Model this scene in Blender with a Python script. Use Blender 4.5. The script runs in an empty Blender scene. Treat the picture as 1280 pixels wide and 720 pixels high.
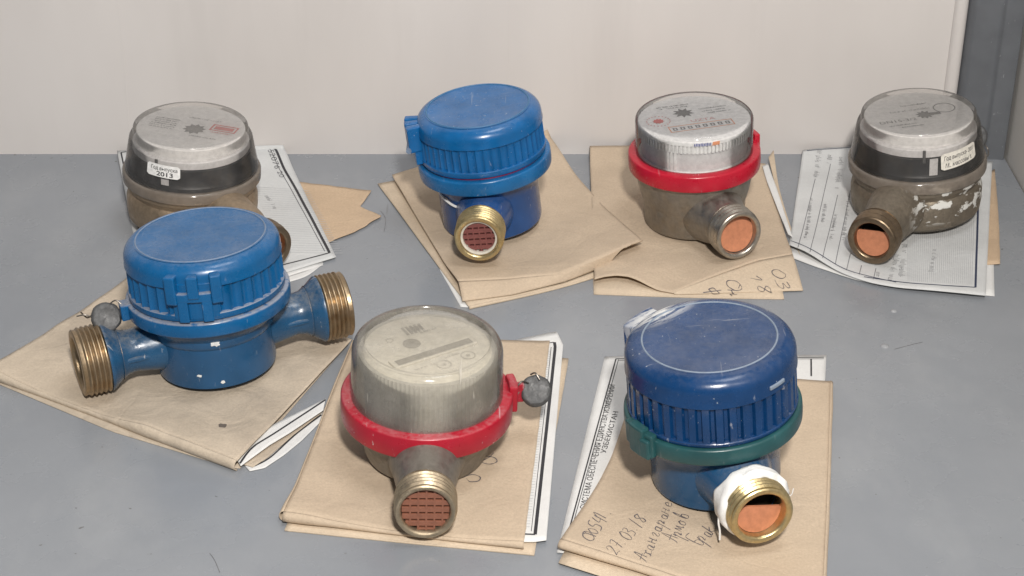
import bpy, bmesh, math, random
from mathutils import Vector, Matrix, noise
random.seed(4)
S = 0.001                                   # everything below is written in millimetres
C = bpy.context.scene.collection
sc = bpy.context.scene
R = math.radians
PI = math.pi

# ------------------------------------------------------------------ camera, world, lamps
cam = bpy.data.cameras.new('camera'); cam_o = bpy.data.objects.new('camera', cam); C.objects.link(cam_o)
cam.sensor_width = 36.0; cam.lens = 36.0*2242/1280; cam.clip_start = 0.02; cam.clip_end = 50
cam_o.location = (0, -0.825, 0.467); cam_o.rotation_euler = (R(90-29.5), 0, 0)
sc.camera = cam_o
sc.render.resolution_x = 1024; sc.render.resolution_y = 576
w = bpy.data.worlds.new('World'); sc.world = w; w.use_nodes = True
w.node_tree.nodes['Background'].inputs[0].default_value = (0.95, 0.97, 1.0, 1)
w.node_tree.nodes['Background'].inputs[1].default_value = 0.16
def area(name, loc, aim, size, power, col, sy=None):
    l = bpy.data.lights.new(name, 'AREA'); l.energy = power; l.color = col
    l.shape = 'RECTANGLE' if sy else 'DISK'; l.size = size
    if sy: l.size_y = sy
    o = bpy.data.objects.new(name, l); C.objects.link(o); o.location = loc
    o.rotation_euler = (Vector(aim)-Vector(loc)).to_track_quat('-Z', 'Y').to_euler()
    return o
area('camera_lamp', (0.07, -0.93, 0.80), (0.0, 0.02, 0.03), 0.08, 13.3, (1.0, 0.95, 0.89))
area('ceiling_lamp', (0.35, -0.35, 1.9), (0, 0, 0), 0.7, 10.0, (0.97, 0.98, 1.0), 0.5)
sc.view_settings.view_transform = 'Standard'; sc.view_settings.look = 'None'
sc.view_settings.exposure = 0.0; sc.view_settings.gamma = 1.0; sc.view_settings.use_curve_mapping = False
sc.render.engine = 'CYCLES'
try:
    sc.cycles.transparent_max_bounces = 24; sc.cycles.max_bounces = 6
except Exception: pass

# ------------------------------------------------------------------ materials
class NT:
    def __init__(s, name):
        m = bpy.data.materials.new(name); m.use_nodes = True; s.m = m; s.t = m.node_tree
        s.b = s.t.nodes['Principled BSDF']; s.out = s.t.nodes['Material Output']
        tc = s.t.nodes.new('ShaderNodeTexCoord'); mp = s.t.nodes.new('ShaderNodeMapping')
        mp.inputs['Scale'].default_value = (1000, 1000, 1000)
        s.t.links.new(tc.outputs['Object'], mp.inputs['Vector']); s.co = mp.outputs[0]
    def n(s, t, **k):
        x = s.t.nodes.new(t)
        for a, v in k.items(): setattr(x, a, v)
        return x
    def l(s, a, b): s.t.links.new(a, b)
    def mapped(s, sx, sy, sz, rz=0, loc=(0, 0, 0)):
        mp = s.n('ShaderNodeMapping'); mp.inputs['Scale'].default_value = (sx, sy, sz)
        mp.inputs['Rotation'].default_value = (0, 0, rz); mp.inputs['Location'].default_value = loc
        s.l(s.co, mp.inputs[0]); return mp.outputs[0]
    def noise(s, scale, detail=4, rough=.55, co=None, dist=0):
        x = s.n('ShaderNodeTexNoise'); x.inputs['Scale'].default_value = scale
        x.inputs['Detail'].default_value = detail; x.inputs['Roughness'].default_value = rough
        x.inputs['Distortion'].default_value = dist
        s.l(co or s.co, x.inputs['Vector']); return x.outputs[0]
    def ramp(s, f, lo, hi, a=0., b=1.):
        x = s.n('ShaderNodeMapRange'); x.clamp = True
        for i, v in enumerate((lo, hi, a, b)): x.inputs[i+1].default_value = v
        s.l(f, x.inputs[0]); return x.outputs[0]
    def math(s, op, a, b):
        x = s.n('ShaderNodeMath', operation=op)
        for i, v in enumerate((a, b)):
            if isinstance(v, (int, float)): x.inputs[i].default_value = v
            else: s.l(v, x.inputs[i])
        return x.outputs[0]
    def mix(s, f, a, b):
        x = s.n('ShaderNodeMix', data_type='RGBA')
        for sock, v in ((x.inputs[0], f), (x.inputs[6], a), (x.inputs[7], b)):
            if isinstance(v, (int, float)): sock.default_value = v
            elif isinstance(v, tuple): sock.default_value = (*v[:3], 1)
            else: s.l(v, sock)
        return x.outputs[2]
    def bump(s, h, strength, dist=0.0002):
        x = s.n('ShaderNodeBump'); x.inputs['Strength'].default_value = strength
        x.inputs['Distance'].default_value = dist; s.l(h, x.inputs['Height'])
        s.l(x.outputs[0], s.b.inputs['Normal']); return x
    def up(s):
        g = s.n('ShaderNodeNewGeometry'); x = s.n('ShaderNodeSeparateXYZ'); s.l(g.outputs['Normal'], x.inputs[0]); return x.outputs[2]
def lin(r, g, b):
    f = lambda c: (c/255/12.92 if c/255 <= .04045 else ((c/255+.055)/1.055)**2.4)
    return (f(r), f(g), f(b))
def shade(c, k): return tuple(min(1, v*k) for v in c)

def plastic(name, col, rough=.35, dust=0.0, ledge=None, dustcol=(.42, .40, .38), speck=0.0, scuff=.25, var=.18, bs=.12, smear=None):
    t = NT(name)
    c = t.mix(t.ramp(t.noise(.06, 5), .3, .7), shade(col, 1-var), shade(col, 1+var))
    r = t.ramp(t.noise(.15, 5), .3, .75, rough*.75, min(1, rough*1.45))
    if dust > 0:      # dust settled on what faces up, patchy
        d = t.math('MULTIPLY', t.ramp(t.up(), .35, .95), t.ramp(t.math('ADD', t.math('MULTIPLY', t.noise(.045, 6, .7), .6), t.math('MULTIPLY', t.noise(.5, 4, .7), .4)), .44, .66))
        c = t.mix(t.math('MULTIPLY', d, dust), c, dustcol)
        if ledge:     # thicker on the narrow ledges of the skirt
            zz = t.n('ShaderNodeSeparateXYZ'); t.l(t.co, zz.inputs[0])
            e = t.math('MULTIPLY', t.math('LESS_THAN', zz.outputs[2], ledge), t.math('MULTIPLY', t.ramp(t.up(), .25, .7), t.ramp(t.noise(.3, 4), .3, .5)))
            c = t.mix(t.math('MULTIPLY', e, .5), c, dustcol)
        
    if scuff > 0:     # fine pale scratches
        sn = t.noise(.5, 3, .5, t.mapped(1, .05, .35, .6)); s2 = t.noise(.5, 3, .5, t.mapped(.06, 1, .3, .3))
        k = t.math('MAXIMUM', t.ramp(sn, .70, .74), t.ramp(s2, .71, .75))
        c = t.mix(t.math('MULTIPLY', k, scuff), c, (.55, .55, .56))
    if speck > 0:
        k = t.ramp(t.math('ADD', t.noise(.75, 2, .4), t.math('MULTIPLY', t.noise(.05, 3), .25)), .885, .905)
        c = t.mix(t.math('MULTIPLY', k, speck), c, (.75, .75, .74))
    if smear:         # a smear of plaster: place, size, turn
        (mx, my), (wx, wy), rz = smear
        mp = t.n('ShaderNodeMapping'); mp.vector_type = 'TEXTURE'
        mp.inputs['Location'].default_value = (mx, my, 0); mp.inputs['Rotation'].default_value = (0, 0, rz)
        mp.inputs['Scale'].default_value = (wx, wy, 200); t.l(t.co, mp.inputs[0])
        ln = t.n('ShaderNodeVectorMath', operation='LENGTH'); t.l(mp.outputs[0], ln.inputs[0])
        sv = t.n('ShaderNodeVectorMath', operation='MULTIPLY'); t.l(mp.outputs[0], sv.inputs[0]); sv.inputs[1].default_value = (2.2, 7., 30.)
        st = t.noise(1.0, 6, .65, sv.outputs[0])
        k = t.math('MULTIPLY', t.ramp(ln.outputs['Value'], 1.0, .35), t.ramp(st, .40, .52))
        c = t.mix(k, c, (.72, .72, .70)); r = t.math('MAXIMUM', r, t.math('MULTIPLY', k, .8))
    t.l(c, t.b.inputs['Base Color']); t.l(r, t.b.inputs['Roughness'])
    t.bump(t.noise(.8, 4), bs); return t.m
def metal(name, col, rough=.35, dirt=.4, dirtcol=(.10, .08, .055), crust=0.0, bs=.25, metallic=1.0):
    t = NT(name)
    k = t.ramp(t.noise(.12, 6, .65), .42, .68)
    c = t.mix(t.math('MULTIPLY', k, dirt), t.mix(t.ramp(t.noise(.5, 3), .3, .7), shade(col, .85), shade(col, 1.1)), dirtcol)
    r = t.ramp(t.noise(.2, 5), .3, .75, rough*.8, min(1, rough*1.6)); met = t.ramp(k, 0, 1, metallic, max(0, metallic*(1-dirt*.8)))
    h = t.noise(.6, 5)
    if crust > 0:
        n2 = t.noise(.13, 7, .62, t.mapped(.8, .8, 1.5)); q = t.ramp(n2, .535, .565)
        z = t.n('ShaderNodeSeparateXYZ'); t.l(t.co, z.inputs[0])
        q = t.math('MULTIPLY', q, t.math('MULTIPLY', t.ramp(z.outputs[2], 5, 9), t.ramp(z.outputs[0], -14, -6)))
        q = t.math('MULTIPLY', q, crust)
        c = t.mix(q, c, (.66, .66, .63)); met = t.math('MULTIPLY', met, t.math('SUBTRACT', 1., q))
        r = t.math('MAXIMUM', r, t.math('MULTIPLY', q, .7)); h = t.math('ADD', h, t.math('MULTIPLY', q, 1.5))
    t.l(c, t.b.inputs['Base Color']); t.l(r, t.b.inputs['Roughness']); t.l(met, t.b.inputs['Metallic'])
    t.bump(h, bs, .0004); return t.m
def paper(name, col, fibre=.10, wrinkle=.5, stain=.0, rough=.75):
    t = NT(name)
    f = t.noise(.9, 4, .6); f2 = t.noise(.035, 4)
    c = t.mix(t.ramp(f, .3, .7), shade(col, 1-fibre), shade(col, 1+fibre))
    c = t.mix(t.ramp(f2, .35, .7, 0, .5), c, shade(col, .80))
    if stain: c = t.mix(t.ramp(t.noise(.022, 5, .6), .5, .72, 0, stain), c, (.26, .22, .18))
    # faint crease lines
    w1 = t.n('ShaderNodeTexVoronoi', feature='DISTANCE_TO_EDGE'); w1.inputs['Scale'].default_value = .021
    dn = t.n('ShaderNodeVectorMath', operation='MULTIPLY_ADD'); nz = t.n('ShaderNodeTexNoise'); nz.inputs['Scale'].default_value = .03
    t.l(t.co, nz.inputs[0]); t.l(nz.outputs[1], dn.inputs[0]); dn.inputs[1].default_value = (30, 30, 0); t.l(t.co, dn.inputs[2])
    t.l(dn.outputs[0], w1.inputs['Vector'])
    cr = t.ramp(w1.outputs[0], 0, .03, 0, 1)
    h = t.math('ADD', t.math('MULTIPLY', t.noise(.045, 5, .5, None, .8), 3.0*wrinkle), t.math('ADD', t.math('MULTIPLY', f, .12), t.math('MULTIPLY', cr, .16*wrinkle)))
    t.l(c, t.b.inputs['Base Color']); t.b.inputs['Roughness'].default_value = rough
    t.b.inputs['Specular IOR Level'].default_value = .3
    t.bump(h, .62, .0014); return t.m
def flat(name, col, rough=.7, metallic=0):
    t = NT(name); c = t.mix(t.ramp(t.noise(.4, 4), .3, .7), shade(col, .85), shade(col, 1.1))
    t.l(c, t.b.inputs['Base Color']); t.b.inputs['Roughness'].default_value = rough; t.b.inputs['Metallic'].default_value = metallic
    return t.m
def clear(name, haze=.06, hazecol=(.75, .74, .72), rough=.06, tint=(1, 1, 1), patch=.0, ior=1.45, streak=0.0):
    """thin clear plastic: see-through, mirror-like at grazing angles, with a film of haze"""
    t = NT(name)
    tr = t.n('ShaderNodeBsdfTransparent'); tr.inputs[0].default_value = (*tint, 1)
    gl = t.n('ShaderNodeBsdfGlossy'); gl.inputs['Roughness'].default_value = rough
    df = t.n('ShaderNodeBsdfDiffuse'); df.inputs[0].default_value = (*hazecol, 1)
    tl = t.n('ShaderNodeBsdfTranslucent'); tl.inputs[0].default_value = (*hazecol, 1)
    hz = t.n('ShaderNodeMixShader'); hz.inputs[0].default_value = .45; t.l(df.outputs[0], hz.inputs[1]); t.l(tl.outputs[0], hz.inputs[2])
    m1 = t.n('ShaderNodeMixShader')
    hf = t.ramp(t.noise(.06, 6, .65), .35, .75, haze*(1-patch), min(1, haze*(1+patch)))
    if streak:
        st = t.ramp(t.noise(.4, 3, .5, t.mapped(1, .06, .1, .5)), .68, .73, 0, streak); hf = t.math('MAXIMUM', hf, st)
    t.l(hf, m1.inputs[0]); t.l(tr.outputs[0], m1.inputs[1]); t.l(hz.outputs[0], m1.inputs[2])
    fr = t.n('ShaderNodeFresnel'); fr.inputs[0].default_value = ior
    m2 = t.n('ShaderNodeMixShader'); t.l(fr.outputs[0], m2.inputs[0]); t.l(m1.outputs[0], m2.inputs[1]); t.l(gl.outputs[0], m2.inputs[2])
    b = t.n('ShaderNodeBump'); b.inputs['Strength'].default_value = .08; b.inputs['Distance'].default_value = .0003
    t.l(t.noise(.3, 4), b.inputs['Height']); t.l(b.outputs[0], gl.inputs['Normal'])
    t.l(m2.outputs[0], t.out.inputs[0]); return t.m

M = dict(
 kraft=paper('kraft_paper', (.53, .425, .315)), kraft_b=paper('kraft_paper_pale', (.575, .47, .352)),
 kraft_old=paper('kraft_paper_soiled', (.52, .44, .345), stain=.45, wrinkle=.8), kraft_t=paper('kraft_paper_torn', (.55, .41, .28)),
 white=paper('white_paper', (.70, .70, .69), fibre=.02, wrinkle=.35), form=paper('form_paper', (.60, .61, .61), fibre=.03, wrinkle=.35),
 ink=flat('printing_ink', (.03, .03, .035), .6), ink_grey=flat('faint_printing_ink', (.17, .17, .18), .7), ink_pale=flat('pale_printing_ink', (.46, .47, .48), .7),
 pen=flat('pen_ink', (.13, .115, .12), .6), ink_blue=flat('blue_black_ink', (.03, .04, .08), .6),
 blue_b=plastic('dusty_blue_plastic', (.003, .094, .255), .26, dust=.16, ledge=60, scuff=.12, var=.1), blue_c=plastic('bright_blue_plastic', (.004, .108, .31), .22, dust=.12, scuff=.2, speck=.5),
 blue_g=plastic('deep_blue_plastic', (.003, .037, .125), .24, dust=.12, scuff=.35, speck=.6, smear=((-20, 25), (25, 12), R(36))),
 wear=flat('scuffed_blue_edge', (.17, .23, .33), .6), wear_g=flat('scuffed_navy_edge', (.22, .27, .34), .6), wear_c=flat('worn_blue_edge', (.05, .16, .31), .5),
 paint_b=plastic('blue_body_paint', (.012, .075, .18), .22, dust=.35, scuff=.15, var=.15), paint_c=plastic('royal_blue_body_paint', (.010, .062, .21), .2, dust=.12, var=.2),
 paint_neck=plastic('worn_grimy_blue_paint', (.014, .07, .155), .26, dust=.85, dustcol=(.24, .235, .22), scuff=.5, var=.3, bs=.35),
 ring_c=plastic('sky_blue_ring_plastic', (.008, .115, .30), .28, scuff=.2, speck=.4),
 red=plastic('red_ring_plastic', (.46, .008, .028), .30, scuff=.15, var=.1), red_f=plastic('scuffed_red_ring_plastic', (.36, .008, .024), .33, dust=.35, dustcol=(.5, .4, .4), scuff=.4, speck=.8, var=.15),
 green=plastic('teal_ring_plastic', (.016, .072, .078), .35, scuff=.1, var=.2),
 brass=metal('brass', (.62, .50, .27), .30, dirt=.35), brass_old=metal('tarnished_brass', (.38, .285, .18), .36, dirt=.6, dirtcol=(.13, .10, .07)),
 brass_dark=metal('dark_bronze', (.24, .18, .12), .36, dirt=.5, dirtcol=(.07, .05, .035)),
 brass_dull=metal('dull_worn_brass', (.46, .38, .27), .42, dirt=.5, dirtcol=(.14, .11, .08)),
 nickel=metal('nickel_plate', (.34, .315, .28), .45, dirt=.45, dirtcol=(.13, .115, .10)), steel=metal('dull_steel', (.46, .43, .38), .30, dirt=.4, bs=.06),
 bronze=metal('corroded_bronze', (.24, .205, .16), .5, dirt=.6, dirtcol=(.08, .066, .05), crust=.95, bs=.5, metallic=.75),
 bronze_a=metal('tarnished_bronze', (.40, .31, .22), .45, dirt=.5, bs=.4, metallic=.85), dirtybody=metal('grimy_nickel', (.28, .26, .23), .45, dirt=.55, dirtcol=(.13, .115, .095), metallic=.8),
 lead=metal('lead', (.095, .097, .10), .5, dirt=.6, dirtcol=(.045, .045, .045), bs=.9, metallic=.15), wire=metal('seal_wire', (.25, .23, .21), .4),
 plug=flat('orange_rubber_plug', (.50, .20, .105), .55), strain=flat('terracotta_strainer_plastic', (.25, .10, .062), .5), strain_c=flat('maroon_strainer_plastic', (.20, .065, .06), .5),
 hole=flat('dark_bore', (.02, .015, .013), .6), tape=plastic('thread_tape', (.78, .78, .77), .45, scuff=0, var=.05, bs=.5), whitepl=flat('white_plastic', (.78, .78, .77), .4),
 chip=flat('white_paint_chip', (.72, .74, .74), .5),
 clear_d=clear('clear_plastic', .07, (.85, .85, .85), .04, (.985, .985, .985), 0, 1.33),
 clear_e=clear('smoky_clear_plastic', .06, (.80, .78, .75), .06, (.97, .96, .95), .5, 1.38), clear_a=clear('hazy_clear_plastic', .09, (.82, .79, .76), .06, (.97, .96, .95), .6, 1.38),
 top_e=clear('milky_cap_top', .20, (.70, .68, .65), .08, (.97, .96, .95), .3, 1.4), top_a=clear('milky_scratched_cap_top', .26, (.76, .73, .69), .08, (.97, .96, .95), .35, 1.4),
 frost=clear('dusty_frosted_plastic', .30, (.80, .76, .69), .13, (.96, .95, .91), .35, 1.42, .75), frost_top=clear('dusty_clear_window', .26, (.80, .76, .69), .10, (.97, .96, .93), .7, 1.35, .6),
 clearflange=clear('milky_clear_flange', .55, (.50, .44, .38), .12, (.85, .80, .74), .3),
 dial=flat('dial_white', (.78, .77, .76), .5), dial_f=flat('dusty_dial', (.60, .57, .50), .6), regis=flat('register_grey', (.60, .59, .59), .5), regis_f=flat('register_dull_grey', (.44, .425, .39), .6),
 dark=flat('register_black', (.022, .023, .025), .45), dkgrey=flat('register_dark_grey', (.09, .09, .09), .5), redink=flat('red_print', (.60, .08, .07), .5), pinkink=flat('faded_red_print', (.60, .25, .25), .5), orangeink=flat('orange_print', (.75, .30, .14), .5), blueink=flat('blue_print', (.06, .08, .32), .5),
 faint=flat('faded_grey_print', (.28, .265, .23), .6), faint2=flat('faded_pale_print', (.38, .36, .31), .6),
 tag=flat('label_sticker', (.80, .80, .79), .5), tag_e=flat('cream_label_sticker', (.72, .69, .62), .55), grime=flat('grime_spot', (.12, .10, .085), .8), hair=flat('dark_fibre', (.10, .095, .09), .7),
)
def table_mat():
    t = NT('grey_enamel')
    c = t.mix(t.ramp(t.noise(.006, 5), .3, .7), (.215, .232, .256), (.265, .28, .302))
    sm = t.ramp(t.noise(.02, 6, .6, t.mapped(1, .5, 1, .4)), .5, .75, 0, .35); c = t.mix(sm, c, (.36, .37, .38))
    k = t.ramp(t.noise(.09, 2, .5, t.mapped(1, .12, 1, 1.2)), .745, .76, 0, .35); c = t.mix(k, c, (.12, .12, .12))
    sp = t.ramp(t.noise(.22, 2, .5), .745, .765, 0, .7); c = t.mix(sp, c, (.09, .085, .08))
    t.l(c, t.b.inputs['Base Color']); t.l(t.ramp(t.noise(.03, 6), .3, .7, .17, .34), t.b.inputs['Roughness'])
    t.b.inputs['Specular IOR Level'].default_value = .5
    h = t.math('ADD', t.math('MULTIPLY', t.noise(.012, 3), 4.), t.math('MULTIPLY', t.noise(.5, 3), .06)); t.bump(h, .25, .002); return t.m
def wall_mat(name, a, b):
    t = NT(name)
    c = t.mix(t.ramp(t.noise(.008, 5, .55, t.mapped(1, 1, .35)), .3, .7), a, b)
    k = t.ramp(t.noise(.02, 5, .6, t.mapped(1.2, 1, .12)), .55, .75, 0, .25); c = t.mix(k, c, shade(a, .85))
    t.l(c, t.b.inputs['Base Color']); t.l(t.ramp(t.noise(.02, 5), .3, .7, .34, .55), t.b.inputs['Roughness'])
    t.bump(t.noise(.01, 4, .5, t.mapped(1, 1, .3)), .35, .004); return t.m
M['bead'] = plastic('grey_glint_bead', (.30, .31, .325), .12, scuff=0, bs=0); M['table'] = table_mat(); M['wall'] = wall_mat('off_white_enamel', (.60, .572, .555), (.68, .652, .635))
M['side'] = wall_mat('cream_panel_paint', (.60, .58, .55), (.66, .64, .61))
M['post'] = plastic('grey_post_paint', (.125, .134, .148), .38, scuff=.25, var=.1)

# ------------------------------------------------------------------ mesh helpers
class MB:
    def __init__(s): s.v = []; s.f = []
    def add(s, vs, fs):
        o = len(s.v); s.v += [tuple(p) for p in vs]; s.f += [tuple(i+o for i in q) for q in fs]; return s
    def lathe(s, prof, seg=96, mat=None, rmod=None, closed=False):
        vs = []; fs = []; n = len(prof)
        for row in prof:
            r, z = row[0], row[1]; fl = row[2] if len(row) > 2 else 0
            for k in range(seg):
                a = 2*PI*k/seg; rr = r-(fl*rmod(a) if rmod and fl else 0)
                vs.append(Vector((rr*math.cos(a), rr*math.sin(a), z)))
        m = n if closed else n-1
        for i in range(m):
            j = (i+1) % n
            for k in range(seg):
                k2 = (k+1) % seg; fs.append((i*seg+k, i*seg+k2, j*seg+k2, j*seg+k))
        if not closed:
            if prof[0][0] > .01 and prof[0][0] < .2 or prof[0][0] == 0: pass
        if mat is not None: vs = [mat @ p for p in vs]
        return s.add(vs, fs)
    def disc(s, r, z, seg=64, mat=None, chord=None):
        vs = []
        for k in range(seg):
            a = 2*PI*k/seg; y = r*math.sin(a)
            if chord is not None: y = min(y, chord)
            vs.append(Vector((r*math.cos(a), y, z)))
        if mat is not None: vs = [mat @ p for p in vs]
        return s.add(vs, [tuple(range(seg))])
    def box(s, x0, x1, y0, y1, z0, z1, mat=None):
        vs = [Vector((x, y, z)) for z in (z0, z1) for y in (y0, y1) for x in (x0, x1)]
        if mat is not None: vs = [mat @ p for p in vs]
        return s.add(vs, [(0, 2, 3, 1), (4, 5, 7, 6), (0, 1, 5, 4), (2, 6, 7, 3), (0, 4, 6, 2), (1, 3, 7, 5)])
    def cbox(s, phi, w0, w1, z0, z1, r0, r1, rr=37., n=4):
        """a block bent round the axis: w along the rim, r outwards"""
        vs = []; fs = []
        for i in range(n+1):
            a = phi+(w0+(w1-w0)*i/n)/rr
            for (r, z) in ((r0, z0), (r1, z0), (r1, z1), (r0, z1)): vs.append((r*math.cos(a), r*math.sin(a), z))
        for i in range(n):
            for q in range(4): fs.append((i*4+q, i*4+(q+1) % 4, i*4+4+(q+1) % 4, i*4+4+q))
        fs += [(0, 1, 2, 3), (n*4+3, n*4+2, n*4+1, n*4)]
        return s.add(vs, fs)
    def tube(s, pts, r, seg=8):
        pts = [Vector(p) for p in pts]; vs = []; fs = []
        for i, p in enumerate(pts):
            d = (pts[min(i+1, len(pts)-1)]-pts[max(i-1, 0)]).normalized()
            a = d.cross(Vector((.3, .2, 1))).normalized(); b = d.cross(a)
            rr = r[i] if isinstance(r, (list, tuple)) else r
            for k in range(seg): vs.append(p+rr*(a*math.cos(2*PI*k/seg)+b*math.sin(2*PI*k/seg)))
        for i in range(len(pts)-1):
            for k in range(seg): fs.append((i*seg+k, i*seg+(k+1) % seg, (i+1)*seg+(k+1) % seg, (i+1)*seg+k))
        fs += [tuple(range(seg))[::-1], tuple((len(pts)-1)*seg+k for k in range(seg))]
        return s.add(vs, fs)
    def build(s, name, mat, parent=None, smooth=True, angle=35, bevel=0, fixn=True):
        me = bpy.data.meshes.new(name); me.from_pydata([(x*S, y*S, z*S) for x, y, z in s.v], [], s.f)
        if fixn:
            bm = bmesh.new(); bm.from_mesh(me); bmesh.ops.recalc_face_normals(bm, faces=bm.faces); bm.to_mesh(me); bm.free()
        me.materials.append(M[mat] if isinstance(mat, str) else mat)
        if smooth:
            me.polygons.foreach_set('use_smooth', [True]*len(me.polygons)); me.set_sharp_from_angle(angle=R(angle))
        o = bpy.data.objects.new(name, me); C.objects.link(o); o.parent = parent
        if bevel:
            b = o.modifiers.new('bevel', 'BEVEL'); b.width = bevel*S; b.segments = 2; b.limit_method = 'ANGLE'; b.angle_limit = R(40)
        return o
def thing(name, label, cat, loc=(0, 0, 0), group=None):
    o = bpy.data.objects.new(name, None); C.objects.link(o); o.empty_display_size = .02
    o.location = Vector(loc)*S; o['label'] = label; o['category'] = cat
    if group: o['group'] = group
    return o
def tag(o, label, cat, group=None):
    o['label'] = label; o['category'] = cat
    if group: o['group'] = group
    return o
def fillet(r0, z0, r1, z1, n=6):
    """quarter round from (r0,z0) on the wall to (r1,z1) on the top"""
    return [(r1+(r0-r1)*math.cos(PI/2*i/n), z0+(z1-z0)*math.sin(PI/2*i/n)) for i in range(n+1)]
def smoothline(pts, n=8):
    pts = [Vector((*p, 0)) if len(p) == 2 else Vector(p) for p in pts]; out = []
    for i in range(len(pts)-1):
        p0 = pts[max(i-1, 0)]; p1 = pts[i]; p2 = pts[i+1]; p3 = pts[min(i+2, len(pts)-1)]
        for k in range(n):
            t = k/n; out.append(.5*((2*p1)+(p2-p0)*t+(2*p0-5*p1+4*p2-p3)*t*t+(3*p1-p0-3*p2+p3)*t**3))
    out.append(pts[-1]); return out
def resample(pts, n):
    pts = [Vector((p[0], p[1])) for p in pts]; L = [0]
    for a, b in zip(pts, pts[1:]): L.append(L[-1]+(b-a).length)
    out = []
    for i in range(n+1):
        d = L[-1]*i/n; k = 0
        while k < len(L)-2 and L[k+1] < d: k += 1
        t = (d-L[k])/max(1e-9, L[k+1]-L[k]); out.append(pts[k].lerp(pts[k+1], min(1, max(0, t))))
    return out
def sstep(a, b, x):
    t = min(1, max(0, (x-a)/(b-a))); return t*t*(3-2*t)
def nz(x, y, s, seed=0): return noise.noise(Vector((x/s, y/s, seed*7.3)))

# ------------------------------------------------------------------ the setting
def structure(o): o['kind'] = 'structure'; return o
WALL = 166.
b = MB(); b.box(-700, 299, -700, WALL+12, -18, 0)
shelf = structure(b.build('shelf', 'table', None, smooth=False, bevel=.8))
b = MB(); b.box(-700, 262, WALL, WALL+2, .02, 900)
for (x, wd, dp) in ((-232., 1.6, .5), (-4., 1.6, .5)):      # a shallow pressed crease
    b.tube([(x+2.5*math.sin(z/60), WALL+.42, z) for z in range(2, 900, 12)], .55, 6)
# rolled right hand edge of the panel, proud of the post
b.lathe([(4.2, .05), (4.2, 900)], 24, Matrix.Translation((262.0, WALL+1.0, 0)))
wall = structure(b.build('back_wall', 'wall', None, angle=40))
b = MB()      # folded steel corner post: back leg, lip and side leg
prof = [(266.5, WALL-.5), (269, WALL-4.5), (270.5, WALL-5), (284, WALL-5), (285.5, WALL-5.6), (286.5, WALL-7), (289, WALL-7.6), (294, WALL-7.6), (296.5, WALL-8.4), (297.6, WALL-8), (297.6, WALL+6), (266.5, WALL+6)]
n = len(prof)
b.add([(x, y, z) for z in (.04, 900) for x, y in prof], [(i, (i+1) % n, n+(i+1) % n, n+i) for i in range(n)])
structure(b.build('corner_post', 'post', None, angle=50, bevel=.5))
b = MB(); b.box(299.6, 303, -700, WALL+8, -18, 900); structure(b.build('side_wall', 'side', None, smooth=False))

# ------------------------------------------------------------------ papers
CEN = [(-145.5, -76), (-11.7, 71.6), (102.6, 72.1), (230.2, 86.7), (-38.8, -154.2), (91.5, -172.6), (-180, 78)]
NOZ = [(-202, -104), (-90, -52), (-16, 26), (121, 27), (194, 24), (-37, -214), (102, -221), (-128, 22)]
def calm(x, y):
    d = min(min(math.hypot(x-a, y-b)-30 for a, b in CEN), min(math.hypot(x-a, y-b)-12 for a, b in NOZ))
    return sstep(0, 40, d)
def zpaper(base, amp, seed, scale=45., wall=0., edge=None):
    def f(x, y):
        z = base+amp*calm(x, y)*(.45+.9*nz(x, y, scale, seed)+.35*nz(x, y, scale*.4, seed+3))
        if wall: z += wall*sstep(WALL-26, WALL-1, y)
        if edge: z += edge(x, y)
        return max(z, .25)
    return f
def patch(mb, pA, pB, zf, nu=40, nv=30, jag=0., seed=0, curve=True):
    A = resample(smoothline(pA) if curve and len(pA) > 2 else pA, nu); B = resample(smoothline(pB) if curve and len(pB) > 2 else pB, nu)
    vs = []; fs = []
    for j in range(nv+1):
        for i in range(nu+1):
            p = A[i].lerp(B[i], j/nv)
            if jag and (i in (0, nu) or j in (0, nv)): p = p+Vector((nz(p.x, p.y, 6, seed), nz(p.x, p.y, 6, seed+1)))*jag
            y = min(p.y, WALL-.6)
            z = zf(p.x, y)+ (p.y-y)*.9
            vs.append((p.x, y, z))
    for j in range(nv):
        for i in range(nu): k = j*(nu+1)+i; fs.append((k, k+1, k+nu+2, k+nu+1))
    up = sum(((Vector(vs[q[1]])-Vector(vs[q[0]])).cross(Vector(vs[q[3]])-Vector(vs[q[0]]))).z for q in fs)
    if up < 0: fs = [q[::-1] for q in fs]
    return mb.add(vs, fs)
def roll(mb, line, zt, zb, side, n=60, curve=True, bulge=.7):
    """the rounded edge of a fold: from the upper leaf (zt) round to the lower leaf (zb)"""
    P = resample(smoothline(line) if curve and len(line) > 2 else line, n); vs = []; fs = []; m = 8
    for i, p in enumerate(P):
        d = (P[min(i+1, n)]-P[max(i-1, 0)]).normalized(); nn = Vector((d.y, -d.x))*side
        a = zt(p.x, p.y); c = zb(p.x, p.y) if callable(zb) else zb; h = (a-c)/2
        for k in range(m+1):
            t = PI*k/m; q = p+nn*(h*bulge*math.sin(t)); vs.append((q.x, q.y, (a+c)/2+h*math.cos(t)))
    for i in range(n):
        for k in range(m): j = i*(m+1)+k; fs.append((j, j+1, j+m+2, j+m+1) if side < 0 else (j+m+1, j+m+2, j+1, j))
    return mb.add(vs, fs)
def polydist(x, y, L):
    p = Vector((x, y)); best = 1e9
    for a, c in zip(L, L[1:]):
        a = Vector((a[0], a[1])); c = Vector((c[0], c[1])); t = max(0, min(1, (p-a).dot(c-a)/(c-a).length_squared)); best = min(best, (p-a.lerp(c, t)).length)
    return best
def sheet(mb, name, mat, parent=None, th=.22):
    o = mb.build(name, mat, parent, angle=60, fixn=False)
    s = o.modifiers.new('thickness', 'SOLIDIFY'); s.thickness = th*S; s.offset = -1; return o
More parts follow.
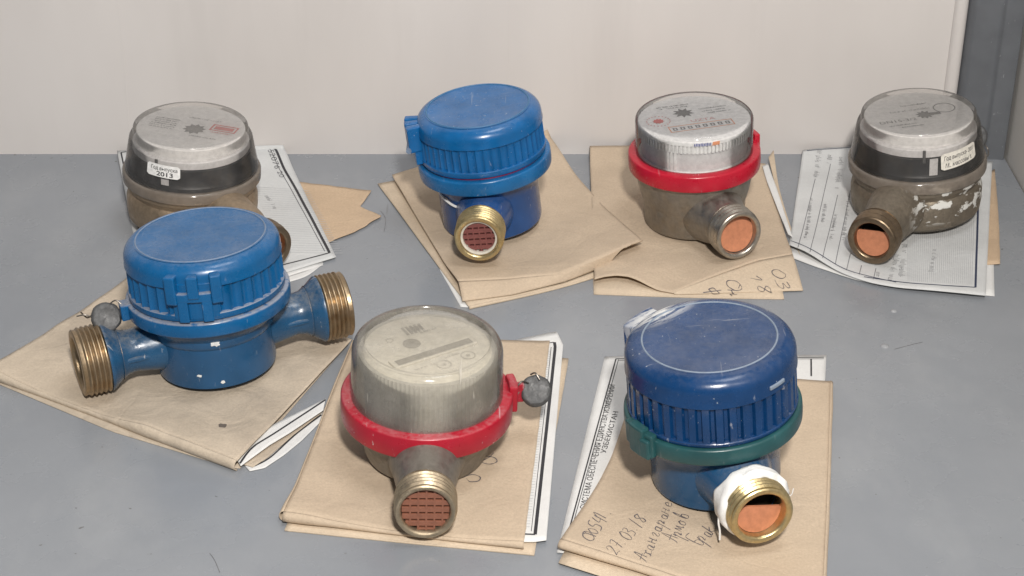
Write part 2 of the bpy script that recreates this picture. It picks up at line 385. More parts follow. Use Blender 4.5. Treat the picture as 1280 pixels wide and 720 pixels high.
def ribbon(mb, line, wd, zf, lift=.12, n=None, curve=False, press=0.):
    P = smoothline(line, 6) if curve and len(line) > 2 else line
    if n: P = resample(P, n)
    P = [Vector((p[0], p[1])) for p in P]; vs = []; fs = []
    for i, p in enumerate(P):
        d = P[min(i+1, len(P)-1)]-P[max(i-1, 0)]
        if d.length < 1e-6: d = Vector((1, 0))
        d.normalize(); nn = Vector((-d.y, d.x))*wd/2*(1+press*(nz(p.x, p.y, 1.6, 4)-.5*max(0, d.y)))
        for q in (p+nn, p-nn): vs.append((q.x, min(q.y, WALL-.7), zf(q.x, min(q.y, WALL-.7))+lift))
    for i in range(len(P)-1): fs.append((2*i, 2*i+1, 2*i+3, 2*i+2))
    return mb.add(vs, fs)
def small_print(mb, p0, p1, size, zf, seed, density=.82, lift=.12, wd=.22):
    """illegible small print: short broken strokes along a line"""
    rn = random.Random(seed); a = Vector(p0); c = Vector(p1); L = (c-a).length; d = (c-a)/L; nn = Vector((-d.y, d.x)); t = 0
    while t < L:
        if rn.random() < density:
            h = size*(.62 if rn.random() < .75 else 1.0); q = a+d*t
            s0 = q+nn*(0 if rn.random() > .12 else -size*.25)
            ribbon(mb, [s0, q+nn*h+d*rn.uniform(-.1, .3)*size*.3], wd*rn.uniform(.8, 1.5), zf, lift)
            if rn.random() < .6:
                z = rn.choice((0., .3, .6))*size; ribbon(mb, [q+nn*z, q+nn*z+d*size*.35], wd, zf, lift)
        else: t += size*.4
        t += size*rn.uniform(.30, .48)
# pen strokes of a hand, each letter in a box one high
GL = {
 '0': [[(.35, 1), (.05, .6), (.1, .1), (.35, 0), (.58, .4), (.5, .85), (.3, 1)]], '1': [[(.05, .65), (.35, 1), (.2, 0)]],
 '2': [[(.05, .75), (.25, 1), (.5, .8), (.3, .4), (.0, .02), (.25, .08), (.55, 0)]], '3': [[(.1, .95), (.4, 1), (.45, .75), (.2, .55), (.5, .4), (.4, .05), (.05, 0)]],
 '4': [[(.2, 1), (.05, .45), (.5, .5)], [(.5, .95), (.4, 0)]], '5': [[(.6, 1), (.25, .95), (.15, .6), (.45, .5), (.45, .1), (.05, 0)]],
 '7': [[(.05, .9), (.5, 1), (.25, 0)], [(.15, .45), (.5, .5)]], '8': [[(.55, .9), (.25, 1), (.1, .75), (.45, .35), (.35, .0), (.1, .15), (.3, .55), (.6, .95)]],
 '.': [[(.1, 0), (.16, .06)]], '/': [[(.3, 1.1), (.0, -.2)]], ' ': [],
 'А': [[(-.05, -.1), (.1, .05), (.4, 1), (.45, 0)], [(.0, .4), (.6, .42)]], 'Б': [[(.75, 1.02), (.15, 1), (.2, .1), (.5, .05), (.55, .4), (.2, .5)]], 'О': [[(.5, 1), (.1, .8), (.05, .2), (.4, 0), (.75, .4), (.65, .9), (.35, .95), (.6, .7)]],
 'Ю': [[(.0, 1), (.0, .0)], [(.0, .5), (.25, .52)], [(.45, .9), (.22, .5), (.38, .0), (.62, .4), (.48, .9)]],
 'х': [[(.0, .45), (.2, .4), (.15, .05), (.0, .05)], [(.45, .45), (.22, .35), (.25, .05), (.5, .1)]], 'а': [[(.35, .45), (.1, .4), (.05, .1), (.25, .05), (.4, .45), (.36, .05), (.55, .1)]],
 'н': [[(.05, .5), (.0, 0)], [(.03, .25), (.35, .28)], [(.4, .5), (.33, .03), (.5, .1)]], 'г': [[(.0, .35), (.2, .5), (.25, .35), (.1, .1), (.25, 0), (.4, .12)]],
 'р': [[(.0, .3), (.1, .5), (-.08, -.55)], [(.08, .3), (.28, .5), (.38, .3), (.25, .03), (.45, .1)]], 'м': [[(.0, .05), (.12, .5), (.22, .1), (.38, .5), (.42, .05), (.55, .1)]],
 'о': [[(.25, .5), (.03, .3), (.12, .03), (.35, .15), (.3, .45), (.2, .48), (.45, .4)]], 'в': [[(.05, .05), (.3, .9), (.1, .6), (.05, .05), (.35, .05), (.35, .4), (.1, .4)]],
 'к': [[(.1, .9), (.0, 0)], [(.4, .5), (.05, .25), (.4, .0)]], 'ю': [[(.0, .9), (.02, .0)], [(.0, .4), (.25, .42)], [(.45, .8), (.25, .4), (.4, .0), (.6, .4), (.45, .8)]],
 'ф': [[(.3, .8), (.2, -.5)], [(.28, .45), (.03, .4), (.05, .05), (.25, .1)], [(.28, .45), (.5, .5), (.5, .1), (.25, .05)]],
 'с': [[(.35, .45), (.08, .4), (.06, .08), (.35, .05)]], 'е': [[(.05, .22), (.35, .3), (.25, .5), (.06, .3), (.12, .03), (.45, .1)]],
}
def hand(parent, name, text, p0, p1, size, zf, wd=.42, mat='pen', seed=0):
    a = Vector(p0); c = Vector(p1); d = (c-a).normalized(); nn = Vector((-d.y, d.x)); L = (c-a).length
    adv = L/max(1, len(text)); mb = MB(); rn = random.Random(seed+len(text))
    for i, ch in enumerate(text):
        q = a+d*(adv*(i+rn.uniform(-.12, .12)))+nn*rn.uniform(-.11, .11)*size; sl = rn.uniform(.10, .32); sy = size*rn.uniform(.85, 1.12)
        for st in GL.get(ch, []):
            ribbon(mb, [q+d*(x*adv*1.55+y*size*sl)+nn*(y*sy) for x, y in st], wd*rn.uniform(.85, 1.15), zf, .14, None, True, .7)
    return mb.build(name, mat, parent, fixn=False)
def text2d(s, size, bold=0.0):
    cu = bpy.data.curves.new('t', 'FONT'); cu.body = s; cu.size = size; cu.offset = bold; cu.resolution_u = 3
    o = bpy.data.objects.new('t', cu); C.objects.link(o); me = bpy.data.meshes.new_from_object(o)
    vs = [(v.co.x, v.co.y) for v in me.vertices]; fs = [tuple(p.vertices) for p in me.polygons]
    bpy.data.objects.remove(o); bpy.data.meshes.remove(me); return vs, fs
def print_on(mb, s, p0, p1, size, zf, lift=.13, bold=0.0, fit=True):
    vs, fs = text2d(s, size, bold); a = Vector(p0); c = Vector(p1); d = (c-a).normalized(); nn = Vector((-d.y, d.x))
    W = max(v[0] for v in vs); k = (c-a).length/W if fit else 1
    out = []
    for x, y in vs: q = a+d*x*k+nn*y; out.append((q.x, q.y, zf(q.x, q.y)+lift))
    return mb.add(out, fs)

# --- back left: printed form and torn kraft piece
zA = zpaper(1.2, 1.1, 1, 50, wall=2.5)
torn = MB(); zt = zpaper(.6, 1.2, 2, 30)
patch(torn, [(-136.2,129.2),(-122.6,89.7),(-108.8,41.4)], [(-82.2,114.4),(-86.8,94.7),(-73.6,81.7),(-88.4,61.2),(-98.0,53.6)], zt, 30, 24, .8, 5, False)
tag(sheet(torn, 'torn_envelope', 'kraft_t'), 'torn ragged piece of brown kraft paper sticking out behind the left printed form', 'paper')
root = thing('printed_form', 'white printed form with dark border under the back left hazy capped meter', 'document', (0, 0, 0))
mb = MB(); patch(mb, [(-189.4,-28.1),(-143.3,-3.1),(-102.0,25.0)], [(-192.0,-18.2),(-144.7,7.3),(-105.3,32.2)], lambda x, y: .5+.3*nz(x, y, 20, 5), 24, 4)
patch(mb, [(-124.5,9.9),(-109.7,19.6),(-103.3,29.5)], [(-123.4,3.8),(-110.3,12.5),(-102.2,26.8)], lambda x, y: .35, 16, 4)
sheet(mb, 'lower_leaf', 'white', root)
mb = MB(); patch(mb, [(-239.4,162.4),(-190.1,166.9),(-139.0,168.1)], [(-188.9,-21.5),(-143.9,1.2),(-95.7,32.2)], zA, 40, 44)
sheet(mb, 'top_leaf', 'form', root)
mb = MB(); ribbon(mb, [(-144.3,166.9),(-135.5,140.1),(-124.7,110.2),(-99.6,36.8)], 1.5, zA, .15, 40, True); ribbon(mb, [(-99.6,36.8),(-129.2,20.5),(-161.4,5.6)], 1.0, zA, .15, 30)
ribbon(mb, [(-147.7,166.9),(-137.6,137.9),(-126.8,108.1),(-102.4,38.6)], .35, zA, .15, 40, True); ribbon(mb, [(-236.6,160.1),(-222.8,112.3),(-197.1,25.0)], .9, zA, .15, 30); ribbon(mb, [(-236.6,160.1),(-226.0,163.5)], .7, zA, .15, 8)
mb.build('border_rule', 'ink', root, fixn=False)
mb = MB(); print_on(mb, '152076', (-149.8,168.1), (-141.3,141.2), 5.0, zA); print_on(mb, '20', (-140.0,137.9), (-137.1,129.2), 4.4, zA)
mb.build('form_number', 'ink_grey', root, fixn=False)
mb = MB(); small_print(mb, (-143.3,106.0), (-136.3,89.7), 2.6, zA, 3); small_print(mb, (-232.8,155.6), (-224.5,131.4), 2.2, zA, 4)
mb.build('small_print', 'ink_grey', root, fixn=False)
mb = MB()
for i in range(30):
    y = 240+i*2.6; ribbon(mb, [(-152+i*.9, 118-i*2.75), (-121+i*.88+3, 112-i*2.62)], .28, zA, .12, 12)
mb.build('ruled_lines', 'ink_pale', root, fixn=False)

# --- front left: soiled kraft envelope, white sheets inside
FR2 = [(-253.9,-87.6),(-122.8,-165.4)]
zB = zpaper(2.5, 2.4, 7, 50, edge=lambda x, y: 1.6*sstep(34, 0, polydist(x, y, FR2))*calm(x, y))
root = thing('brown_envelope', 'large soiled kraft envelope under the blue meter with two threaded ends', 'envelope')
mb = MB(); zlow = lambda x, y: .4
patch(mb, [(-254.6,-86.5),(-196.8,25.0),(-121.4,-28.8),(-81.5,-55.0)], [(-250.8,-92.3),(-185.2,-135.0),(-122.6,-165.6),(-122.1,-164.4)], zlow, 30, 8, 0, 0, False)
top_edge = [(-254.7,-84.7),(-224.3,-37.1),(-194.5,25.9),(-121.1,-30.7),(-80.1,-56.1)]; bot_edge = [(-251.7,-90.5),(-206.9,-118.6),(-165.0,-143.2),(-122.3,-164.2)]
# top leaf: between the long front fold and the back edge
patch(mb, [(-253.9,-87.6),(-122.8,-165.4)], [(-194.2,24.1),(-80.1,-56.1)], zB, 70, 50, 0, 0, False)
roll(mb, [(-253.9,-87.6),(-122.8,-165.4)], zB, .35, 1, 60, False, .9)
sheet(mb, 'envelope_leaf', 'kraft_old', root, .3)
mb = MB()
for (x, y) in ((278, 536),):
    q = Vector((-133.6,-136.8)); mb.add([(q.x+r*math.cos(a), q.y+r*math.sin(a)*1.3, zB(q.x, q.y)+.12) for a, r in [(k*.52, 1.9+.45*math.sin(k*1.7)) for k in range(12)]], [tuple(range(12))])
mb.build('grime_spot', 'grime', root, fixn=False)
root = thing('folded_sheets', 'white bordered sheets curling out of the soiled envelope at the lower left', 'document')
zs = lambda x, y: 1.9+.5*nz(x, y, 30, 2)
zs = lambda x, y: 3.0+.3*nz(x, y, 30, 2)
mb = MB(); patch(mb, [(-123.7,-161.2),(-118.3,-141.4),(-107.8,-130.2),(-88.3,-111.1)], [(-121.3,-166.1),(-115.5,-157.4),(-110.3,-149.8),(-102.2,-140.1),(-88.5,-121.4)], zs, 40, 6, 0, 0, False)
sheet(mb, 'upper_leaf', 'white', root)
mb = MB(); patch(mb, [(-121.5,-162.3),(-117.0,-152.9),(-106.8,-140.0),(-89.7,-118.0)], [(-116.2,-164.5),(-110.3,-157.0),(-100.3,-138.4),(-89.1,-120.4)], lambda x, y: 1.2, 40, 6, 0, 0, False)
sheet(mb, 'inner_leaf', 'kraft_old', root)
mb = MB(); patch(mb, [(-120.1,-162.6),(-110.9,-155.7),(-101.3,-136.4),(-88.9,-118.3)], [(-117.4,-166.9),(-110.9,-164.4),(-103.4,-154.4),(-96.6,-142.9),(-88.9,-126.4)], lambda x, y: .6, 40, 6, 0, 0, False)
sheet(mb, 'lower_leaf', 'white', root)
mb = MB(); ribbon(mb, [(-121.9,-164.3),(-117.7,-151.7),(-108.2,-139.4),(-88.2,-112.5)], 1.0, zs, .15, 40, True); ribbon(mb, [(-115.7,-163.2),(-109.3,-156.3),(-99.7,-137.7),(-89.4,-121.7)], .9, lambda x, y: .6, .15, 30, True)
mb.build('border_rule', 'ink', root, fixn=False)

# --- back centre: kraft envelope folded in four
root = thing('brown_envelope', 'plain kraft envelope folded double under the back blue meter with brass mouth', 'envelope')
zl = zpaper(.7, 1.0, 11, 60); zu = zpaper(2.9, 1.6, 12, 60, edge=lambda x, y: 3.2*sstep(60, 20, math.hypot(x-72, y-40)) + 8*sstep(120, 170, y))
mb = MB(); lowfront = [(-22.4,-21.6),(25.4,0.3),(67.5,26.8)]
patch(mb, [(-79.1,123.9),(-38.1,139.0),(24.2,160.1)], lowfront, zl, 44, 36)
roll(mb, lowfront, zl, .1, 1, 50, True, 1.2)
sheet(mb, 'lower_leaf', 'kraft_b', root, .3)
mb = MB(); crest = [(-28.2,-2.5),(0.0,0.1),(25.4,4.5),(49.4,20.4),(71.1,37.7)]; upfront = [(-25.8,-17.0),(0.0,-10.3),(28.0,3.4),(49.9,20.1),(71.3,38.3)]
patch(mb, [(-70.8,128.4),(-33.5,145.8),(21.5,171.8)], crest, lambda x, y: zu(x, y)+2.4*sstep(30, 0, polydist(x, y, crest)), 56, 44, 0, 0, False)
ca = resample(crest, 56); cb = resample(upfront, 56)
def z3(x, y):
    k = min(range(57), key=lambda i: abs((ca[i].x+cb[i].x)/2-x)); a, c = ca[k], cb[k]; q = min(1, max(0, (a.y-y)/max(.4, a.y-c.y)))
    za = zu(a.x, a.y)+2.4; return za*(1-q)+2.0*q+.7*math.sin(PI*q)
patch(mb, crest, upfront, z3, 56, 8, 0, 0, False)
sheet(mb, 'upper_leaf', 'kraft', root, .3)
mb = MB(); patch(mb, [(-39.7,22.3),(-26.6,-19.8)], [(-29.1,13.5),(-20.7,-20.6)], lambda x, y: .3, 12, 6)
tag(sheet(mb, 'paper_slip', 'white'), 'thin white paper slip peeking from under the back centre envelope corner', 'paper')

# --- back right of centre: kraft envelope with turned up front flap
root = thing('brown_envelope', 'kraft envelope with pen marks on its front flap under the nickel meter', 'envelope')
mb = MB(); zl = lambda x, y: .5+.4*nz(x, y, 40, 3)
patch(mb, [(47.2,152.1),(77.4,157.7),(148.1,141.1)], [(42.9,-6.4),(92.2,-9.8),(142.2,-11.5)], zl, 40, 20)
roll(mb, [(42.9,-6.4),(92.2,-9.8),(142.2,-11.5)], zl, .1, 1, 40, True, 1.0)
sheet(mb, 'lower_leaf', 'kraft_b', root, .3)
zq = zpaper(2.8, 1.6, 16, 50, wall=4, edge=lambda x, y: 0.8*sstep(30, 8, math.hypot(x-55, (y-5)*1.0)))
fl_t = [(84.8,-7.5)]+[(96.2,-0.6)]+[(110.5,8.0)]+[(131.2,19.1),(151.5,26.3)]; fl_b = [(85.2,-8.0),(100.8,-7.1),(126.2,-5.4),(153.3,-3.7)]
X0, X1 = fl_t[0][0], fl_t[3][0]
hcrest = lambda x: 1.5+4.8*min(1, max(0, (x-X0)/(X1-X0)))**.8
def zq4(x, y):
    k = sstep(30, 0, polydist(x, y, fl_t)); return zq(x, y)*(1-k)+hcrest(x)*k
mb = MB()
patch(mb, [(47.0,161.5),(77.7,162.7),(115.8,155.9),(151.6,144.7)], [(43.6,2.8),(49.2,5.4),(55.2,6.3),(61.5,4.6),(67.6,1.1)]+[(76.5,-5.0)]+fl_t, zq4, 64, 50, 0, 0, False)
sheet(mb, 'upper_leaf', 'kraft', root, .3)
mb = MB()
A = resample(fl_t, 40); Bq = resample(fl_b, 40)
def flap_z(x, y):
    best = min(range(41), key=lambda i: abs((A[i].x+Bq[i].x)/2-x)); a = A[best]; c = Bq[best]
    t = min(1, max(0, (a.y-y)/max(.5, a.y-c.y))); return hcrest(a.x)*(1-t)+.9*t+.5*math.sin(PI*t)*(hcrest(a.x)-1.3)/5
patch(mb, fl_t, fl_b, flap_z, 40, 10, 0, 0, False)
sheet(mb, 'front_flap', 'kraft_b', root, .3)
hand(root, 'handwriting', '03', (137.7,11.5), (142.1,-4.9), 6.5, flap_z, .5, seed=1)
hand(root, 'handwriting', '18', (126.5,6.3), (130.0,-7.4), 6.0, flap_z, .5, seed=2)
hand(root, 'handwriting', 'Он', (112.1,2.8), (115.5,-10.0), 6.5, flap_z, .5, seed=3)
hand(root, 'handwriting', 'ф', (102.6,-4.0), (105.6,-9.1), 6.5, flap_z, .5, seed=4)
root = thing('folded_sheets', 'narrow pale sheet edge standing along the right of the nickel meter envelope', 'document')
mb = MB(); patch(mb, [(149.1,140.5),(149.5,109.4),(152.6,52.6)], [(152.8,143.9),(153.6,112.6),(154.7,48.9)], lambda x, y: 4.6+.5*nz(x, y, 20, 1), 30, 5)
sheet(mb, 'upper_leaf', 'white', root)
mb = MB(); zc = lambda x, y: 1.0+6*sstep(120, 165, y)
patch(mb, [(153.9,150.0),(154.8,112.3),(155.1,52.6)], [(157.8,157.8),(156.2,101.9),(157.2,35.9)], zc, 30, 8)
sheet(mb, 'lower_leaf', 'kraft_b', root)

# --- back right: printed form
zE = zpaper(1.9, 1.4, 21, 50, wall=3.0, edge=lambda x, y: 2.2*sstep(26, 0, math.hypot((x-160)*.6, y-35)))
root = thing('printed_form', 'white ruled form with small print under the corroded bronze meter at right', 'document')
mb = MB(); patch(mb, [(175.4,152.1),(221.7,152.1),(286.1,141.1)], [(151.3,34.1),(167.9,19.7),(195.0,3.0),(252.9,-8.9)], lambda x, y: .6+.3*nz(x, y, 30, 4), 40, 20)
sheet(mb, 'lower_leaf', 'white', root)
mb = MB(); patch(mb, [(176.1,161.4),(205.7,164.8),(246.7,158.0),(288.2,149.0)], [(151.8,42.3),(157.1,35.9),(179.2,10.7),(202.3,-2.3),(247.2,-12.4)], zE, 60, 44)
sheet(mb, 'top_leaf', 'form', root)
mb = MB(); ribbon(mb, [(280.0,146.8),(261.6,69.9),(243.7,-4.0)], 1.1, zE, .15, 40); ribbon(mb, [(243.7,-4.0),(215.5,0.3),(187.4,9.0)], .8, zE, .15, 30, True)
ribbon(mb, [(153.5,47.9),(165.3,32.2),(180.0,16.0),(203.3,2.9)], .6, zE, .15, 30, True); ribbon(mb, [(178.3,160.3),(205.5,163.7)], .6, zE, .15, 20); mb.build('border_rule', 'ink_blue', root, fixn=False)
mb = MB()
for (x0, y0, x1, y1) in ((1018,225,995,316),(1037,206,1010,322),(1046,240,1027,327),(1062,225,1042,332),(1064,300,1058,340),(1076,330,1073,345),(1094,338,1092,352)): pass
for L in ([(178.8,127.2),(156.0,37.7)], [(190.8,146.8),(161.8,32.2)], [(188.7,106.1),(167.9,26.8)], [(197.1,112.3),(174.0,21.4)], [(184.3,34.0),(179.2,16.0)], [(188.2,21.4),(185.3,11.6)], [(195.5,18.7),(192.0,6.4)]): ribbon(mb, L, .38, zE, .15, 24)
mb.build('ruled_lines', 'ink_grey', root, fixn=False)
mb = MB()
for L, sz, sd in (([(184.6,160.3),(178.2,129.3)], 3.0, 1), ([(191.1,158.0),(188.6,147.9)], 2.8, 2), ([(197.1,153.5),(187.5,110.3)], 3.0, 3), ([(172.3,102.0),(161.4,50.8)], 2.0, 4), ([(179.1,94.8),(173.8,71.9)], 2.0, 5), ([(183.0,81.7),(174.8,48.9)], 2.0, 6), ([(194.5,105.1),(181.8,48.9)], 2.0, 7),
                  ([(208.2,34.0),(199.5,5.5)], 3.4, 8), ([(215.3,46.1),(204.1,2.9)], 3.4, 9), ([(230.3,39.6),(223.0,14.3)], 2.8, 10), ([(195.1,14.3),(192.7,5.5)], 2.4, 11)): small_print(mb, L[0], L[1], sz, zE, sd)
mb.build('small_print', 'ink_grey', root, fixn=False)
mb = MB()
e0, e1 = [(209.8,3.8),(218.8,50.8)]; f0, f1 = [(243.4,-1.4),(272.7,120.8)]
for i in range(34):
    t = i/34; ribbon(mb, [Vector(e0).lerp(Vector(f0), t), Vector(e1).lerp(Vector(f1), t)], .3, zE, .12, 20)
mb.build('guard_lines', 'ink_pale', root, fixn=False)
mb = MB(); patch(mb, [(276.6,129.2),(262.1,63.1),(254.5,24.1)], [(288.5,143.3),(276.5,82.7),(263.8,25.0)], lambda x, y: 1.1, 20, 4, .3)
tag(sheet(mb, 'envelope_edge', 'kraft_t'), 'narrow brown envelope edge showing right of the form at the right end', 'envelope')

# --- front centre: kraft envelope with white bordered sheet
root = thing('brown_envelope', 'clean kraft envelope under the meter with dusty frosted dome', 'envelope')
FR6 = [(-97.7,-204.1),(-47.5,-214.2),(5.0,-223.5)]
zl = zpaper(.7, .8, 31, 60); zu = zpaper(2.8, 1.3, 32, 60, edge=lambda x, y: 1.8*sstep(30, 0, polydist(x, y, FR6))*calm(x, y)+.8*sstep(20, 0, math.hypot(x+93, y+200)))
mb = MB(); patch(mb, [(-78.3,-65.0),(-15.9,-65.0),(28.0,-71.8)], [(-96.9,-209.8),(-43.9,-218.6),(9.4,-226.8)], zl, 40, 30, .2)
roll(mb, [(-96.9,-209.8),(-43.9,-218.6),(9.4,-226.8)], zl, .1, 1, 50, True, .8)
sheet(mb, 'lower_leaf', 'kraft_b', root, .3)
mb = MB(); patch(mb, [(-79.2,-57.7),(-32.0,-56.1),(18.8,-59.2)], [(-97.7,-204.1),(-47.5,-214.2),(5.0,-223.5)], zu, 56, 48, .25, 3)
roll(mb, [(-97.7,-204.1),(-47.5,-214.2),(5.0,-223.5)], zu, lambda x, y: zl(x, y)+.6, 1, 50, True, 1.0); roll(mb, [(-79.2,-57.7),(-97.7,-204.1)], zu, lambda x, y: zl(x, y)+.2, 1, 40, True, .8)
sheet(mb, 'upper_leaf', 'kraft', root, .3)
for L in ([(-16.5,-161.2),(-12.3,-158.7),(-7.9,-159.9),(-6.8,-163.0),(-10.0,-164.9),(-13.6,-163.0),(-10.1,-159.3),(-8.3,-156.1)], [(-22.0,-175.3),(-17.8,-172.9),(-14.2,-174.7),(-14.8,-177.7),(-18.4,-178.3),(-20.2,-175.9)]):
    mb = MB(); ribbon(mb, L, .5, zu, .16, None, True, .7); mb.build('pen_scribble', 'pen', root, fixn=False)
root = thing('printed_sheet', 'white sheet with thick dark border beside the lead seal, front centre', 'document')
zw = lambda x, y: 1.9+.25*nz(x, y, 40, 6)
mb = MB(); patch(mb, [(-19.9,-65.2),(8.0,-52.9),(22.6,-47.4),(25.5,-60.6)], [(-14.2,-219.5),(0.0,-220.0),(9.4,-220.0),(14.5,-218.9)], zw, 30, 40, 0, 0, False)
sheet(mb, 'sheet_leaf', 'white', root)
mb = MB(); ribbon(mb, [(-15.8,-69.7),(20.8,-58.3)], .7, zw, .15, 16); ribbon(mb, [(21.2,-58.3),(21.5,-62.9),(16.8,-124.6),(9.8,-215.1)], 1.5, zw, .15, 40); ribbon(mb, [(9.8,-215.1),(0.0,-214.5)], .9, zw, .15, 10)
ribbon(mb, [(19.5,-62.9),(15.0,-124.6),(8.2,-212.9)], .3, zw, .15, 30)
mb.build('border_rule', 'ink', root, fixn=False)
mb = MB(); a0, a1 = [(16.6,-67.5),(5.1,-211.8)]; c0, c1 = [(19.0,-67.5),(7.5,-211.8)]
for i in range(70): ribbon(mb, [Vector(a0).lerp(Vector(a1), i/70), Vector(c0).lerp(Vector(c1), i/70)], .3, zw, .12)
mb.build('ruled_lines', 'ink_pale', root, fixn=False)

# --- front right: kraft envelope, white printed certificate
root = thing('printed_sheet', 'white certificate with Cyrillic heading and double border, under the navy meter', 'document')
zw = lambda x, y: .9+.5*nz(x, y, 60, 8)
mb = MB(); patch(mb, [(45.9,-69.6),(103.0,-68.1),(155.7,-68.1)], [(18.8,-225.8),(73.0,-233.8),(124.9,-241.7)], zw, 40, 40)
sheet(mb, 'sheet_leaf', 'white', root)
mb = MB(); ribbon(mb, [(51.3,-71.9),(24.6,-209.3)], .65, zw, .15, 40); ribbon(mb, [(52.5,-72.6),(25.6,-209.3)], .35, zw, .15, 40)
ribbon(mb, [(51.3,-71.9),(154.2,-70.4)], .65, zw, .15, 40); ribbon(mb, [(52.4,-73.4),(153.9,-71.9)], .35, zw, .15, 40); ribbon(mb, [(147.6,-71.9),(145.3,-88.1)], .8, zw, .15, 10)
mb.build('border_rule', 'ink', root, fixn=False)
mb = MB(); print_on(mb, 'СИСТЕМА ОБЕСПЕЧЕНИЯ ЕДИНСТВА ИЗМЕРЕНИЙ', (31.9,-196.2), (49.7,-96.0), 3.7, zw, .14, .02)
print_on(mb, 'УЗБЕКИСТАН', (42.5,-153.9), (50.0,-119.7), 3.4, zw, .14, .02)
mb.build('heading_print', 'ink', root, fixn=False)
root = thing('brown_envelope', 'kraft envelope with handwritten lines at its lower left, under the navy meter', 'envelope')
FR7 = [(20.5,-223.0),(49.5,-237.4),(74.7,-250.4),(122.0,-273.2)]
zl = lambda x, y: 1.5; zu = zpaper(3.2, 1.6, 42, 50, edge=lambda x, y: 1.6*sstep(30, 0, polydist(x, y, FR7))*calm(x, y))
mb = MB(); patch(mb, [(56.2,-123.4),(142.4,-123.4)], [(19.3,-233.6),(124.4,-287.2)], zl, 20, 20)
sheet(mb, 'lower_leaf', 'kraft_b', root, .3)
mb = MB(); left = [(61.9,-91.3),(55.4,-115.9),(41.7,-169.8),(20.1,-224.6)]; right = [(139.1,-92.0),(152.7,-97.0)]; 
bot = [(20.1,-224.6),(39.7,-235.3),(58.9,-245.3),(77.7,-253.4),(122.2,-271.8)]
def zu7(x, y): return zu(x, y)
patch(mb, [(61.9,-91.3),(55.0,-117.3),(41.7,-169.8),(20.5,-223.0)], [(153.1,-96.3),(145.8,-139.4),(136.2,-194.9),(122.0,-273.2)], zu7, 60, 56)
roll(mb, [(153.1,-96.3),(145.8,-139.4),(136.2,-194.9),(122.0,-273.2)], zu7, .5, -1, 60, True, .8); roll(mb, [(20.5,-223.0),(49.5,-237.4),(74.7,-250.4),(122.0,-273.2)], zu7, lambda x, y: 2.0, 1, 60, True, 1.6)
sheet(mb, 'upper_leaf', 'kraft', root, .3)
hand(root, 'handwriting', 'ОЮ541.', (33.8,-225.2), (43.4,-200.6), 6.2, zu7, .42, seed=11)
hand(root, 'handwriting', '27.03./8.', (43.8,-233.2), (59.1,-202.4), 6.2, zu7, .42, seed=12)
hand(root, 'handwriting', 'Ахангаране', (55.4,-238.0), (70.1,-193.7), 7.0, zu7, .42, seed=13)
hand(root, 'handwriting', 'Армов', (69.1,-223.0), (76.3,-202.4), 7.5, zu7, .42, seed=14)
hand(root, 'handwriting', 'Брак.', (79.2,-226.2), (88.7,-209.2), 7.5, zu7, .42, seed=15)

